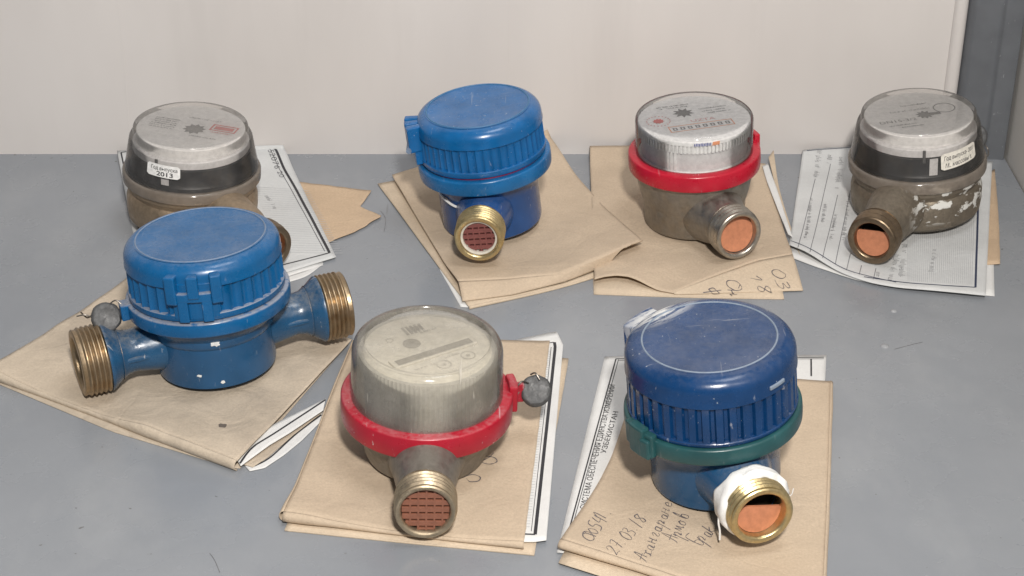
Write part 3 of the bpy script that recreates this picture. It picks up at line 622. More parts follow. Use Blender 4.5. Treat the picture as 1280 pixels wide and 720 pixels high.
# ------------------------------------------------------------------ meter parts
def axis_mat(phi, zc, roll_=0., pitch=0.):
    """z axis of the shape -> outward along azimuth phi, at height zc; shape's y axis stays up"""
    d = Vector((math.cos(phi)*math.cos(pitch), math.sin(phi)*math.cos(pitch), math.sin(pitch)))
    x = Vector((-math.sin(phi), math.cos(phi), 0)); y = d.cross(x)
    m = Matrix((x, y, d)).transposed().to_4x4(); m.translation = (0, 0, zc)
    return m
def threads(d0, d1, r, n, depth=.9):
    out = []; p = (d1-d0)/n
    for i in range(n):
        a = d0+p*i; out += [(r-depth, a), (r, a+p*.38), (r, a+p*.58), (r-depth, a+p*.98)]
    return out
def nozzle(root, phi, zc, neck, neckmat, d0, d1, ro, ri, nth, endmat, insert=None, imat='plug', depth=9., collar=None, label=None):
    m = axis_mat(phi, zc)
    b = MB(); b.lathe(neck, 48, m); b.v = [(x, y, max(z, .5)) for x, y, z in b.v]; o = b.build('nozzle', neckmat, root, angle=50)
    b = MB(); pr_ = [(ri, d0-.6), (ro-.6, d0-.6), (ro-.2, d0)]
    pr_ += threads(d0+(1.6 if collar else .2), d1-2.2, ro, nth) + [(ro-.9, d1-2), (ro-.5, d1-.5), (ro-1.0, d1), (ri+1.0, d1), (ri+.3, d1-.5), (ri, d1-1.5), (ri, d1-depth-4)]
    b.lathe(pr_, 72, m); e = b.build('threaded_end', endmat, o, angle=40)
    b = MB(); b.disc(ri+.6, d1-depth-3.5, 40, m); b.build('bore', 'hole', o, smooth=False)
    if insert == 'plug':
        b = MB(); b.lathe([(.01, d1-depth*.55-.6), (ri*.55, d1-depth*.55-.3), (ri-.2, d1-depth*.55), (ri-.05, d1-depth)], 48, m); b.build('plug', imat, o)
    elif isinstance(insert, tuple):          # a plug pushed in askew: its upper part is gone or tipped back
        chord, tip, tw = insert; mm = m @ Matrix.Rotation(tw, 4, 'Z') @ Matrix.Translation((0, 0, d1-depth*.5)) @ Matrix.Rotation(tip, 4, 'X')
        b = MB(); b.disc(ri-.05, 0, 56, mm, chord*ri); b.disc(ri-.05, -1.5, 56, mm, chord*ri); b.build('plug', imat, o, smooth=False)
    elif insert == 'grid':
        b = MB(); rr = ri-.15; z0, z1 = d1-depth*.35-2.6, d1-depth*.35; nr = 6; p = 2*rr/nr
        for i in range(nr+1):                # flat bars with thin slots between
            y = -rr+p*i; hb = p*.345
            ya, yb = y-hb, y+hb
            wd = math.sqrt(max(0, rr*rr-min(abs(ya), abs(yb), abs(y))**2)) if abs(y) < rr*.98 else rr*.35
            ya = max(ya, -rr*.97); yb = min(yb, rr*.97)
            if yb > ya: b.box(-wd*.985, wd*.985, ya, yb, z0, z1, m)
        for i in range(1, nr):
            x = -rr+p*i+p*.1; h = math.sqrt(max(0, rr*rr-x*x)); b.box(x-.42, x+.42, -h, h, z0+.15, z1+.05, m)
        b.build('strainer', imat, o, smooth=False, bevel=.12)
    return o
def ring(root, r0, r1, z0, z1, mat, name='clamp_ring'):
    b = MB(); b.lathe([(r0, z0), (r1-.8, z0), (r1-.2, z0+.3), (r1, z0+.9), (r1+.15, (z0+z1)/2), (r1, z1-.9), (r1-.25, z1-.3), (r1-.9, z1), (r0, z1)], 128, None, None, True)
    return b.build(name, mat, root, angle=50)
def lead_seal(root, c, normal, r=6.3, th=6.0, wires=()):
    d = Vector(normal).normalized(); q = d.to_track_quat('Z', 'Y').to_matrix().to_4x4(); q.translation = c
    b = MB(); prof = [(.01, -th/2), (r*.8, -th/2), (r, -th/2+1), (r*1.03, 0), (r, th/2-1), (r*.85, th/2), (r*.6, th/2-.5), (.01, th/2-.4)]
    b.lathe(prof, 28, q); b.v = [(x+.5*nz(x*1., y+z, 3.5, 2), y+.4*nz(y, x-z, 3.5, 4), z+.5*nz(x, z, 3.5, 6)) for x, y, z in b.v]
    o = b.build('lead_seal', 'lead', root, angle=60)
    for wl in wires:
        b = MB(); b.tube(smoothline(wl, 6), .38, 6); b.build('seal_wire', 'wire', o)
    return o
def blob(root, phi, z, r, w_, h_, mat, name, seed=0):
    """thin irregular patch lying on a round wall"""
    b = MB(); vs = [(r+.28, phi, z)]
    for k in range(18):
        a = 2*PI*k/18; s_ = .75+.45*nz(math.cos(a)*2, math.sin(a)*2, 1, seed); vs.append((r+.08, phi+math.cos(a)*w_*s_/r, z+math.sin(a)*h_*s_))
    b.add([(q*math.cos(p), q*math.sin(p), zz) for q, p, zz in vs], [(0, 1+k, 1+(k+1) % 18) for k in range(18)])
    return b.build(name, mat, root, angle=80)
def rest(root, x, y, z, rx=0., ry=0., tall=1.):
    root.rotation_euler = (R(rx), R(ry), 0); root.scale = (1, 1, tall); m = root.rotation_euler.to_matrix() @ Matrix.Diagonal((1, 1, tall)); lo = 1e9
    def walk(o):
        nonlocal lo
        for ch in o.children:
            if ch.type == 'MESH':
                for v in ch.data.vertices: lo = min(lo, (m @ v.co).z)
            walk(ch)
    walk(root); root.location = (x*S, y*S, z*S-lo)
def lid(root, R0, zb, zs, zt, mat, wear, nr, style, rimr, gap=None):
    """domed cap: ribbed skirt from zb to zs, smooth band, rounded shoulder, flat top with a raised rim"""
    def g(a):
        if gap and abs((a-gap[0]+PI) % (2*PI)-PI) < gap[1]: return 0.
        t = (a*nr/(2*PI)) % 1.0
        if style == 'slot': return sstep(.30, .36, t)*sstep(.70, .64, t)
        return abs(math.sin(PI*t))**.7
    dp = {'slot': 1.5, 'rib': 1.15, 'scallop': 1.7}[style]; k0, k1 = zb+(3.2 if style != 'slot' else 2.0), zs
    b = MB()
    prof = [(R0-3, zb), (R0+.1, zb), (R0+.4, zb+.5), (R0+.4, k0-.4), (R0+.1, k0-.05), (R0, k0, dp)]
    prof += [(R0-.15*i/4, k0+(k1-k0)*i/4, dp) for i in range(1, 4)] + [(R0-.25, k1-.6, dp), (R0-.05, k1-.1), (R0+.35, k1+.15), (R0+.35, k1+.8)]
    top = zt
    prof += [(R0+.2, k1+1.5)] + fillet(R0+.05, max(k1+2, zt-6.5), R0-7.0, zt, 8) + [(rimr+1.1, zt+.05), (rimr, zt+.1), (rimr-.8, zt-.05), (rimr*.5, zt-.1), (.01, zt-.1)]
    b.lathe(prof, nr*8, None, g); o = b.build('lid', mat, root, angle=38)
    b = MB(); q = [(rimr+.42*math.cos(2*PI*i/8), zt+.05+.35*math.sin(2*PI*i/8)) for i in range(8)]; b.lathe(q, 128, None, None, True); b.build('raised_rim', wear, o)
    return o
def curved_tag(root, name, phi, wd, z0, z1, rf, mat, tilt=0., off=.25, n=14):
    """sticker on a tapering wall; returns the mapping from label mm to the wall"""
    def mp(x, y, o_=off):
        z = (z0+z1)/2+y+tilt*x; r = rf(z)+o_; a = phi+x/rf((z0+z1)/2); return (r*math.cos(a), r*math.sin(a), z)
    b = MB(); h = (z1-z0)/2; vs = []; fs = []
    for i in range(n+1):
        x = -wd/2+wd*i/n; hh = h-(.9 if i in (0, n) else 0)
        for j in range(5): vs.append(mp(x, -hh+2*hh*j/4))
    for i in range(n):
        for j in range(4): k = i*5+j; fs.append((k, k+5, k+6, k+1))
    b.add(vs, fs); o = b.build(name, mat, root, fixn=False); return o, mp
def tag_text(parent, mp, s, x, y, size, width, mat='ink', bold=.0, shear=0.):
    vs, fs = text2d(s, size, bold); W = max(v[0] for v in vs); k = width/W
    b = MB(); b.add([mp(x+vx*k+shear*vy, y+vy, .34) for vx, vy in vs], fs); return b.build('label_text', mat, parent, smooth=False, fixn=False)
class Flat:
    """prints lying on a dial"""
    def __init__(s, z, rot=0., c=(0, 0)): s.z = z; s.m = Matrix.Rotation(rot, 2); s.c = Vector(c)
    def p(s, x, y, dz=0.): q = s.m @ Vector((x, y))+s.c; return (q.x, q.y, s.z+dz)
    def rect(s, mb, x0, x1, y0, y1, dz=0.): return mb.add([s.p(x0, y0, dz), s.p(x1, y0, dz), s.p(x1, y1, dz), s.p(x0, y1, dz)], [(0, 1, 2, 3)])
    def frame(s, mb, x0, x1, y0, y1, t, dz=0.):
        s.rect(mb, x0, x1, y0, y0+t, dz); s.rect(mb, x0, x1, y1-t, y1, dz); s.rect(mb, x0, x0+t, y0+t, y1-t, dz); s.rect(mb, x1-t, x1, y0+t, y1-t, dz)
    def ring(s, mb, x, y, r0, r1, n=32, dz=0., a0=0., a1=2*PI):
        vs = []; 
        for i in range(n+1):
            a = a0+(a1-a0)*i/n; vs += [s.p(x+r0*math.cos(a), y+r0*math.sin(a), dz), s.p(x+r1*math.cos(a), y+r1*math.sin(a), dz)]
        return mb.add(vs, [(2*i, 2*i+1, 2*i+3, 2*i+2) for i in range(n)])
    def star(s, mb, x, y, r0, r1, n, dz=0.): return mb.add([s.p(x+(r1 if k % 2 else r0)*math.cos(PI*k/n), y+(r1 if k % 2 else r0)*math.sin(PI*k/n), dz) for k in range(2*n)], [tuple(range(2*n))])
    def text(s, mb, t, x, y, size, width=None, dz=0.):
        vs, fs = text2d(t, size); W = max(v[0] for v in vs); k = (width/W) if width else 1
        return mb.add([s.p(x+vx*k, y+vy, dz) for vx, vy in vs], fs)
    def scrawl(s, mb, x0, x1, y, h, seed, dz=0.):
        rn = random.Random(seed); x = x0
        while x < x1:
            if rn.random() < .85: s.rect(mb, x, x+.28, y, y+h*rn.choice((.6, .65, 1)), dz)
            if rn.random() < .5: s.rect(mb, x, x+h*.4, y+h*rn.choice((0, .3, .5)), y+h*rn.choice((0, .3, .5))+.26, dz)
            x += h*rn.uniform(.3, .5)

# ------------------------------------------------------------------ front left meter
GRP = 'water meters laid out on the shelf'
t = thing('water_meter', 'blue water meter with a hinge in front, lead seal and two threaded brass ends', 'water meter', group=GRP)
b = MB(); b.lathe([(.01, 0), (27, 0), (28.3, .6), (28.6, 2), (28.6, 21), (29.6, 22.2), (30, 23), (30.2, 26), (33, 29), (35, 33), (35, 39), (20, 39)], 96); b.build('body', 'paint_b', t)
ring(t, 34, 39, 33.2, 40.6, 'blue_b')
HP = R(-88)
L = lid(t, 36.8, 41.2, 57.8, 68.5, 'blue_b', 'wear', 40, 'scallop', 30.5, (HP, .30))
h = MB(); h.cbox(HP, -10.5, 10.5, 42.5, 60.5, 35.5, 37.5); h = h.build('hinge', 'blue_b', t, smooth=False, bevel=.4)
for w0 in (-12.2, -2.4, 7.6): b = MB(); b.cbox(HP, w0, w0+4.9, 51.0 if w0 != -2.4 else 54.0, 65, 34, 40.6); b.build('knuckle', 'blue_b', h, smooth=False, bevel=.7)
for w0 in (-7.6, 3.0): b = MB(); b.cbox(HP, w0, w0+4.6, 41.8, 56, 36, 39.7); b.build('prong', 'blue_b', h, smooth=False, bevel=.5)
b = MB(); b.cbox(HP, -7.6, 7.6, 52.0, 56.4, 36, 39.8); b.build('cross_bar', 'blue_b', h, smooth=False, bevel=.5)
neck = [(12, 8), (12.5, 27), (11.2, 34), (10.2, 40), (10.8, 44), (13, 48), (15.6, 51.4), (16.4, 52.4), (16.4, 53.2), (10, 53.2)]
for ph in (R(204), R(21)):
    o = nozzle(t, ph, 16.8, neck, 'paint_neck', 53, 66.5, 16.6, 12.2, 5, 'brass_old', None, depth=16)
    b = MB()
    for s_ in (-1, 1): b.box(-1.5, 1.5, s_*8.0, s_*11.2, 26, 50.5, axis_mat(ph, 16.8) @ Matrix.Rotation(PI/2, 4, 'Z'))
    b.build('web', 'paint_neck', o, smooth=False, bevel=1.0)
b = MB(); b.cbox(R(200), -3.5, 3.5, 33.0, 41.0, 37, 42.5); b.build('seal_lug', 'blue_b', t, smooth=False, bevel=.6)
lead_seal(t, (-46.5, -15.5, 34.5), (.35, -.8, .5), 7.0, 5, [[(-38, -15, 40), (-41, -14, 42.5), (-44, -14, 41)], [(-53, -16, 35), (-56, -17, 37), (-60, -17, 36.5)], [(-53, -15, 36), (-56, -14, 34), (-58, -16, 38)]])
for p, z, w_, h_, sd in ((-78, 25.5, 2.7, 2.0, 1), (-97, 8, 1.5, .8, 2), (-76, 3.8, 1.3, 1.1, 3)): blob(t, R(p), z, 28.7 if z < 21 else 30.3, w_, h_, 'chip', 'paint_chip', sd)
rest(t, -143.5, -80.5, 2.7, -3.0, -2.8)

# ------------------------------------------------------------------ back centre meter
t = thing('water_meter', 'bright blue water meter leaning left with new brass mouth and maroon strainer', 'water meter', group=GRP)
b = MB(); b.lathe([(.01, 0), (26.4, 0), (27.5, .8), (27.8, 2), (27.8, 22), (28.4, 24), (30.5, 29), (33, 32.5), (33, 40), (20, 40)], 96); b.build('body', 'paint_c', t)
ring(t, 32, 36.6, 31.6, 39.8, 'ring_c')
HP = R(186)
lid(t, 34.2, 41.2, 57.2, 67.4, 'blue_c', 'wear_c', 50, 'rib', 28.0, (HP, .24))
b = MB(); b.lathe([(33, 40), (33.2, 42.2)], 96); b.build('gasket', 'red', t)
h = MB(); h.cbox(HP, -7.5, 7.5, 41.8, 56, 33, 37.8); h = h.build('hinge', 'blue_c', t, smooth=False, bevel=.4)
for w0 in (-8.5, -2.2, 4.1): b = MB(); b.cbox(HP, w0, w0+4.4, 49.5, 64, 31, 40.8); b.build('knuckle', 'blue_c', h, smooth=False, bevel=.8)
b = MB(); pm = Matrix.Translation((39.4*math.cos(HP), 39.4*math.sin(HP), 51.5)) @ Matrix.Rotation(PI/2, 4, 'X'); b.lathe([(.01, -9.2), (1.5, -9.2), (1.5, 9.6), (.01, 9.6)], 16, pm); b.build('pin', 'wear', h)
nozzle(t, R(-95.5), 16.0, [(17, 10), (15.5, 26), (12.5, 36), (11.6, 42), (10, 42)], 'paint_c', 40.5, 54, 13.4, 9.8, 5, 'brass', 'grid', 'strain_c', 9)
b = MB(); mm = axis_mat(R(-95.5), 16.0); b.lathe([(9.75, 47), (9.75, 52.6), (8.7, 52.2), (8.5, 47)], 48, mm); b.build('liner', 'dial_f', t)
b = MB(); b.tube(smoothline([(29.2*math.cos(R(a)), 29.2*math.sin(R(a)), z) for a, z in ((-160, 27.5), (-146, 24), (-130, 21.5), (-114, 20.5), (-106, 20.8))]), [.7]*32+[1.2], 8); b.build('sealing_thread', 'tape', t)
rest(t, -10.8, 69.2, 2.8, 0.5, -6.6, 1.03)

# ------------------------------------------------------------------ nickel meter with clear cap
t = thing('water_meter', 'nickel water meter with clear cap, clean red ring and orange plugged mouth', 'water meter', group=GRP)
b = MB(); b.lathe([(.01, 0), (26.2, 0), (27.4, .6), (28, 2), (28.4, 13), (29.2, 15), (30.6, 20), (32, 27), (33, 32), (33, 39), (20, 39)], 96); b.build('body', 'nickel', t)
rg = ring(t, 31, 36.3, 31.6, 40.6, 'red')
b = MB(); b.cbox(R(20), -5, 5, 32.5, 43.5, 35, 38.2); b.build('ring_lug', 'red', t, smooth=False, bevel=.7)
b = MB(); b.lathe([(32.2, 39.4), (32.2, 57.5)] + fillet(32.2, 57.5, 29.6, 60.6, 6) + [(20, 60.9), (.01, 60.9)], 96); b.build('clear_cap', 'clear_d', t)
b = MB(); b.lathe([(.01, 38), (29.4, 38), (29.4, 39.2), (29.0, 39.4), (29.0, 51), (.01, 51)], 128, None); b.build('register', 'regis', t)
b = MB(); b.lathe([(31.6, 39.6), (30.2, 40.6), (29.1, 40.7)], 96); b.build('seat_ring', 'dial', t)
b = MB()
for k in range(90):
    a = 2*PI*k/90; b.cbox(a, -.55, .55, 51.1, 55.2, 29.2, 30.8, 30, 1)
b.lathe([(28, 51), (29.4, 51), (29.4, 55.2), (30.7, 55.3), (30.7, 57.2), (28, 57.2)], 96); b.build('ribbed_ring', 'whitepl', t, smooth=False)
b = MB()
for w0 in (-2.9, -.8, 1.3): b.cbox(R(-119), w0, w0+1.5, 40.8, 51, 29.0, 29.7, 29, 2)
b.build('register_post', 'whitepl', t, smooth=False)
d = MB(); d.lathe([(.01, 57.7), (30.4, 57.7), (30.6, 57.2)], 96); d = d.build('dial', 'dial', t)
F = Flat(57.82, R(12))
b = MB(); F.star(b, -3.5, 9, 3.6, 6.2, 9); F.scrawl(b, -16, 2, 19, 1.6, 1); F.scrawl(b, -15, 1, 16.5, 1.6, 2); b.build('impeller_mark', 'dkgrey', d, smooth=False, fixn=False)
b = MB()
for k in range(20): a = 2*PI*k/20; F.rect(b, -19.5+6.4*math.cos(a)-.35, -19.5+6.4*math.cos(a)+.35, 2.5+6.4*math.sin(a)-.5, 2.5+6.4*math.sin(a)+.5)
b.build('pointer_scale', 'pinkink', d, smooth=False, fixn=False)
b = MB(); F.star(b, -19.5, 2.5, 2.4, 3.4, 10, .05); b.build('pointer', 'redink', d, smooth=False, fixn=False)
b = MB(); F.frame(b, -17, 19, -14, -6.5, .6); b.build('counter_frame', 'orangeink', d, smooth=False, fixn=False)
b = MB()
for i in range(8): F.frame(b, -15+i*4.2, -15+i*4.2+2.5, -12, -8.8, .75, .02)
F.scrawl(b, 6, 22, 10.5, 1.4, 5); F.scrawl(b, 7, 20, 7.2, 1.4, 6); F.scrawl(b, 9, 22, 4.2, 1.4, 7); b.build('counter_digits', 'ink_grey', d, smooth=False, fixn=False)
b = MB(); F.text(b, 'UZTA', -3, -4.2, 4.2, 14); b.build('dial_lettering', 'pinkink', d, smooth=False, fixn=False)
_, mp = curved_tag(t, 'side_print', R(-82), 15, 55.4, 57.3, lambda z: 30.75, 'tag')
b = MB()
for i in range(11):
    x = -7+i*.85; b.add([mp(x, -.8, .35), mp(x+.55, -.8, .35), mp(x+.55, .8 if i % 3 else .4, .35), mp(x, .8, .35)], [(0, 1, 2, 3)])
b.build('side_lettering', 'blueink', t, smooth=False, fixn=False)
b = MB(); b.add([mp(2.6, -1, .35), mp(6.8, -1, .35), mp(7, 1, .35), mp(3, 1, .35)], [(0, 1, 2, 3)]); b.build('side_patch', 'orangeink', t, smooth=False, fixn=False)
nozzle(t, R(-69), 13.7, [(20, 8), (18.5, 20), (15.5, 30), (13.2, 37), (12.6, 44), (10, 44)], 'nickel', 43.5, 54.5, 13.6, 10.3, 3, 'steel', (.99, R(-16), R(8)), 'plug', 10)
rest(t, 102.6, 72.5, 3.0, 0.0, -3.0, 1.06)

# ------------------------------------------------------------------ the two meters with domed smoky caps
def smoky(label, body, clear_, x, y, z, rx, ry, nphi, nd, crust, dialfun, tagphi, tagw, tz, tagmat, texts, tagtilt, stripphi, insert):
    t = thing('water_meter', label, 'water meter', group=GRP)
    b = MB(); b.lathe([(.01, 0), (30, 0), (33.5, .8), (35.6, 3), (36.3, 8), (36.2, 14), (35.2, 17.5), (34.2, 18.6), (34.4, 20), (36.2, 22), (36.4, 25), (36.4, 29), (20, 29)], 128)
    b.v = [(px*(1+.006*nz(px, pz, 9, 1)), py*(1+.006*nz(py, pz, 9, 2)), pz) for px, py, pz in b.v]; b.build('body', body, t)
    b = MB(); b.lathe([(35.5, 24.4), (37.6, 24.6), (38.1, 25.2), (38.1, 29.6), (37.6, 30.6), (36.9, 31.1), (35.5, 31.2)], 128, None, None, True); b.build('cap_flange', 'clearflange', t)
    rf = lambda q: 36.8-(q-31)*(36.8-33.6)/(49.5-31)
    b = MB(); b.lathe([(36.8, 31), (rf(40), 40), (33.6, 49.2), (33.0, 50.3)], 128); b.build('cap_side', clear_, t)
    b = MB(); b.lathe([(33.0, 50.3), (31.9, 50.9), (31.6, 51.6), (31.3, 54.6)] + fillet(31.3, 54.6, 29.8, 56.2, 4) + [(15, 56.3), (.01, 56.3)], 128); b.build('cap_top', clear_.replace('clear', 'top'), t)
    b = MB(); b.lathe([(.01, 29.3), (35.3, 29.3), (35.3, 31.6), (33.5, 32.4), (32.6, 34), (32.4, 42.5), (31.4, 43.2), (31, 43.4)], 128); b.build('register', 'dark', t)
    b = MB(); b.lathe([(29.5, 43.3), (31.9, 43.4), (31.7, 47.0), (30.6, 47.6), (29.5, 47.7)], 128, None, None, True); b.build('register_band', 'regis', t)
    b = MB(); b.cbox(stripphi, -2.2, 2.2, 33, 42.6, 32.2, 32.9, 32, 3); b.build('register_strip', 'regis', t, smooth=False)
    b = MB(); b.cbox(stripphi-.16, -.8, .8, 40.5, 47.5, 31.8, 32.8, 32, 2); b.build('register_pin', 'dkgrey', t, smooth=False, bevel=.2)
    d = MB(); d.lathe([(.01, 53.8), (29.2, 53.8), (29.6, 53.4), (29.8, 47)], 96); d = d.build('dial', 'dial', t); dialfun(d)
    o, mp = curved_tag(t, 'year_label', tagphi, tagw, tz[0], tz[1], rf, tagmat, tagtilt)
    for a in texts: tag_text(o, mp, *a)
    nozzle(t, nphi, 14.2, [(17, 14), (16, 30), (13.5, nd-26), (11.6, nd-18), (11, nd-11), (9, nd-11)], body, nd-11, nd, 13.8, 9.6, 4 if crust is None else 2, 'brass_dark', insert, 'plug', 8)
    return t
def dial_e(d):
    F = Flat(53.92, R(8))
    b = MB(); F.text(b, 'DN15-3/2', -24, -6.5, 4.4, 21); F.star(b, 3, -1.5, 3.4, 5.2, 10); F.rect(b, 3, 12, -3, 0); F.scrawl(b, -14, 8, 5.5, 2., 3); F.scrawl(b, -6, 8, 12, 2., 5); b.build('dial_print', 'dkgrey', d, smooth=False, fixn=False)
    b = MB(); F.scrawl(b, -20, -4, -11, 1.5, 4); F.scrawl(b, -14, -2, -14, 1.3, 8); F.ring(b, 16, 4, 5.5, 6.2); b.build('dial_scale', 'ink_grey', d, smooth=False, fixn=False)
def dial_a(d):
    F = Flat(53.92, R(-14))
    b = MB(); F.star(b, 2.5, -1, 4.6, 6.6, 10); b.build('impeller_mark', 'dkgrey', d, smooth=False, fixn=False)
    b = MB(); F.frame(b, 10, 25, 1, 9, 1.); F.rect(b, 12, 23, 3, 7); F.scrawl(b, 12, 24, -1.5, 1.4, 7); b.build('counter_window', 'redink', d, smooth=False, fixn=False)
    b = MB()
    for i in range(6): F.scrawl(b, -23, -9, -6+i*2.4, 1.5, 20+i)
    F.scrawl(b, -6, 12, 12, 1.6, 31); F.scrawl(b, 3, 18, -10, 1.4, 33); b.build('dial_scale', 'ink_grey', d, smooth=False, fixn=False)
t = smoky('corroded bronze water meter with smoky clear cap, rightmost on the shelf', 'bronze', 'clear_e', 0, 0, 0, 0, 0, R(-119.5), 74, True, dial_e, R(-61), 24, (37.6, 46.2), 'tag_e',
   [('Год выпуска- 2011', -10.5, .6, 3.1, 20.5, 'ink', .02, .15), ('М.. массовы т.', -9.8, -3.2, 3.1, 18, 'ink', .02, .15)], .06, R(-86), (.36, R(-14), R(4)))
lead_seal(t, (36, 18, 30), (-.2, -.8, .5), 7.0, 6, [[(34, 8, 33), (36, 12, 35), (37, 16, 34)], [(40, 20, 27), (44, 19, 22), (43, 14, 20), (39, 12, 21)]])
rest(t, 229.5, 86.5, 2.2, .5, -4.6, 1.06)
t = smoky('hazy capped water meter with year label, behind the front left blue meter', 'bronze_a', 'clear_a', 0, 0, 0, 0, 0, R(-50.5), 80, False, dial_a, R(-107), 19.5, (39.3, 46.2), 'tag',
   [('Год выпуска', -7.2, .4, 2.7, 15.5, 'ink', .03), ('2013', -3.6, -2.7, 3.3, 9.5, 'ink', .06)], -.02, R(-107), 'plug')
rest(t, -180, 77, 1.6, 0, 3.6)

# ------------------------------------------------------------------ front centre meter
t = thing('water_meter', 'water meter with dusty frosted dome, scuffed red ring and lead seal', 'water meter', group=GRP)
b = MB(); b.lathe([(.01, 0), (25.5, 0), (27, .8), (28, 3), (29.5, 9), (32.5, 15), (34, 19.5), (34, 28), (20, 28)], 96); b.build('body', 'dirtybody', t)
ring(t, 32.6, 38.2, 19.6, 30.4, 'red_f')
b = MB(); b.cbox(R(10), -6, 6, 20.5, 33, 36.5, 40.5); b.cbox(R(11), -1.5, 1.5, 22, 31, 40, 44); b.build('ring_lug', 'red_f', t, smooth=False, bevel=.8)
b = MB(); b.lathe([(33.9, 27), (33.7, 34)] + fillet(33.3, 49.5, 28.6, 56.2, 8) + [(28.0, 56.3), (27.6, 55.9), (27.3, 55.0)], 128); b.build('frosted_dome', 'frost', t)
b = MB(); b.lathe([(27.4, 55.0), (15, 55.1), (.01, 55.1)], 96); b.build('dome_window', 'frost_top', t)
b = MB()
vs = []
b.lathe([(.01, 27.5), (31.2, 27.5), (31.2, 28, .7), (30.8, 50.6, .7), (30.2, 51.2), (28, 51.2)], 96*4, None, lambda a: abs(math.sin(a*48))); b.build('register', 'regis_f', t)
d = MB(); d.lathe([(28.2, 51.2), (27.4, 51.6), (.01, 51.6)], 96); d = d.build('dial', 'dial_f', t)
F = Flat(51.75, R(30))
b = MB(); F.ring(b, -4.5, 6.5, 0.05, 4.0); F.rect(b, -1, 6, 15, 19); 
for i in range(5): F.rect(b, -3+i*2., -1.7+i*2., 13.5, 20.5)
b.build('flow_mark', 'faint', d, smooth=False, fixn=False)
b = MB(); b.box(-21, 21, -8.3, -1.3, 51.4, 52.6, Matrix.Rotation(R(34), 4, 'Z')); cw = b.build('counter_window', 'dial_f', d, smooth=False, bevel=.4)
F2 = Flat(52.75, R(34)); b = MB(); F2.rect(b, -19, 19, -7.4, -3.4); b.build('counter_wheels', 'faint', d, smooth=False, fixn=False)
F3 = Flat(51.75, R(34)); b = MB()
for x, y in ((-1, -15), (12, -14)): F3.ring(b, x, y, 2.8, 3.4); F3.ring(b, x, y, .05, 1.0)
F3.scrawl(b, -14, -4, -13, 1.4, 3); F3.scrawl(b, 2, 9, -11.2, 1.4, 4); F3.ring(b, -11, 14, 1.3, 1.8); F3.scrawl(b, 4, 12, 12, 1.5, 8); b.build('dial_scale', 'faint2', d, smooth=False, fixn=False)
lead_seal(t, (48.5, 9, 26.5), (.1, -.75, .65), 6.9, 6, [[(40, 5, 31), (42, 6, 33), (45, 8, 31)], [(40, 6, 26), (42, 7, 28), (45, 8, 27)], [(46, 12, 33), (48, 10, 35), (50, 8, 33)]])
nozzle(t, R(-88), 14.0, [(21, 6), (19, 18), (14.5, 36), (12.4, 48), (12.2, 55), (10, 55)], 'dirtybody', 55, 66.5, 13.4, 10.3, 4, 'brass_dull', 'grid', 'strain', 6)
rest(t, -38.8, -155.5, 2.9, 0.0, 2.0, 1.05)

# ------------------------------------------------------------------ front right meter
t = thing('water_meter', 'navy blue water meter with teal ring and white thread tape on its mouth', 'water meter', group=GRP)
b = MB(); b.lathe([(.01, 0), (26.8, 0), (28, .8), (28.3, 2), (28.3, 20), (28.8, 22), (31, 27), (34, 30.5), (34, 38), (20, 38)], 96); b.build('body', 'paint_b', t)
ring(t, 33.5, 38.3, 31.0, 38.8, 'green')
b = MB(); b.cbox(R(-148), -9, 9, 30.5, 41.5, 36.5, 40.5); b.cbox(R(-148), -4, 5, 29.5, 43.5, 37, 41.6); b.cbox(R(-140), -2, 3, 30.2, 39.5, 37, 42.2); b.build('ring_clasp', 'green', t, smooth=False, bevel=.9)
HP = R(138)
lid(t, 36.3, 39.2, 58.0, 71.0, 'blue_g', 'wear_g', 40, 'slot', 28.5)
h = MB(); h.cbox(HP, -9, 9, 50, 68.5, 34, 40.5); h.build('hinge', 'blue_g', t, smooth=False, bevel=.7)
b = MB(); b.cbox(R(-47), -4.5, 4.5, 60.8, 62.6, 36.2, 37.3); b.build('latch_notch', 'wear_g', t, smooth=False, bevel=.4)
o = nozzle(t, R(-75), 15.5, [(19, 8), (17, 24), (13.5, 34), (12.5, 39), (12, 43.5), (10, 43.5)], 'paint_b', 43, 56, 14.0, 10.4, 5, 'brass', (.12, R(-10), R(-14)), 'plug', 11)
b = MB(); mm = axis_mat(R(-75), 15.5) @ Matrix.Translation((0, 0, 3.5)); seg = 72; vs = []; fs = []
rows = [(13.4, 36), (15.2, 36.6), (15.8, 38.5), (15.4, 40.5), (15.9, 42.2), (15.2, 44), (14.3, 45.2), (13.6, 45.4)]
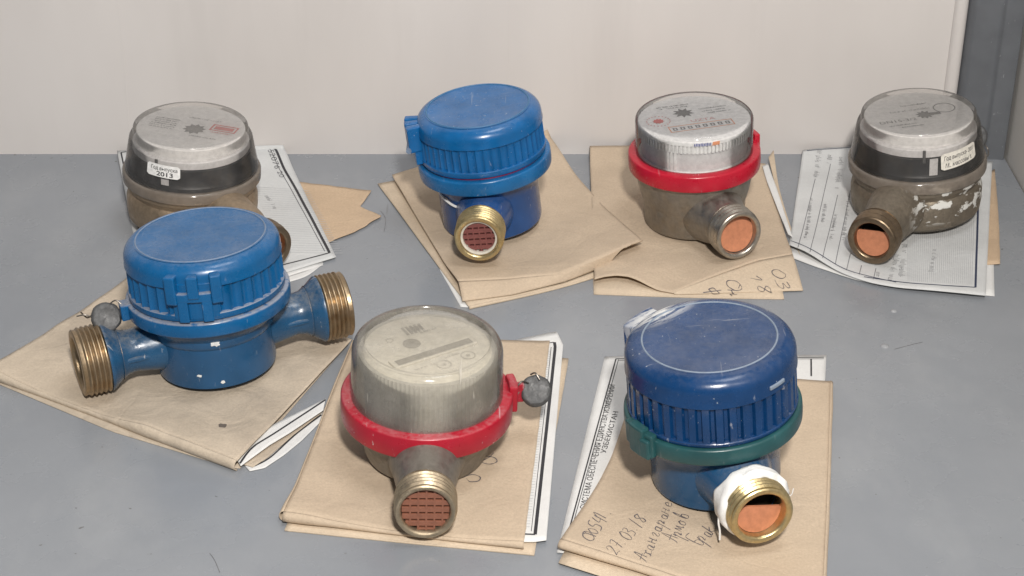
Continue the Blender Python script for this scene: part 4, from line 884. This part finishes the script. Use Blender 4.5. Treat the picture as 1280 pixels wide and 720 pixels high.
for i, (r, dd) in enumerate(rows):
    for k in range(seg):
        a = 2*PI*k/seg; r2 = r+(.55*nz(math.cos(a)*4, math.sin(a)*4+dd*.6, 1, 3)+.9*max(0, nz(a*2, dd*.3, 1, 5))*(math.sin(a) > -.3))*(0 < i < 7)
        d2 = dd+1.6*nz(math.cos(a)*3, math.sin(a)*3, 1, 7+i*.05)-(1.6 if i > 4 else 0)*math.sin(a+.6); vs.append(mm @ Vector((r2*math.cos(a), r2*math.sin(a), d2)))
for i in range(len(rows)-1):
    for k in range(seg): fs.append((i*seg+k, i*seg+(k+1) % seg, (i+1)*seg+(k+1) % seg, (i+1)*seg+k))
b.add(vs, fs)
b.tube(smoothline([tuple(mm @ Vector(p)) for p in ((-14.8, -2, 41), (-15.6, -6, 42), (-15.4, -10, 42.5), (-15.8, -14, 43))]), .45, 6); b.tube(smoothline([tuple(mm @ Vector(p)) for p in ((14.8, -2, 41), (16.5, 0, 43), (17.5, 3, 43))]), .22, 6)
b.build('thread_tape', 'tape', o, angle=70)
rest(t, 90.0, -176.5, 3.4, 0.0, -5.5)

# ------------------------------------------------------------------ fibres and added glint beads on the shelf
zt0 = lambda x, y: 0.
FL = [([(-126.7,-225.6),(-124.1,-229.9),(-120.6,-238.4)], 'curved dark fibre at the bottom edge of the shelf, below the soiled envelope'), ([(190.6,-61.9),(200.3,-57.3),(206.0,-55.0)], 'thin dark fibre on the shelf beside the small bright glint bead'),
      ([(-75.1,89.6),(-71.7,79.7),(-71.6,64.1)], 'wavy dark fibre on the shelf by the torn brown paper')]
for L, lb in FL:
    mb = MB(); mb.tube([(p.x, p.y, .2) for p in smoothline(L, 5)], .08, 5); tag(mb.build('fibre', 'hair'), lb, 'fibre')
for q, r0, lb in (((186.4,-58.9), 2.2, 'larger glossy bead added for a glint on the grey shelf near the navy meter'), ((197.3,-23.9), 1.6, 'smaller glossy bead added for a glint on the shelf below the printed form')):  # small domes added to catch the lamp as two bright spots on the shelf
    mb = MB(); mb.lathe([(r0*math.cos(a), r0*.42*math.sin(a)) for a in [PI/2*i/6 for i in range(6)]]+[(.01, r0*.42)], 24, Matrix.Translation((q[0], q[1], 0))); tag(mb.build('glint_bead', 'bead'), lb, 'glint bead')

for o in C.objects:
    if o.name.split('.')[0] in ('small_print', 'ruled_lines', 'guard_lines', 'dial_scale', 'counter_digits', 'pointer_scale', 'side_lettering', 'dial_print'): o['kind'] = 'stuff'
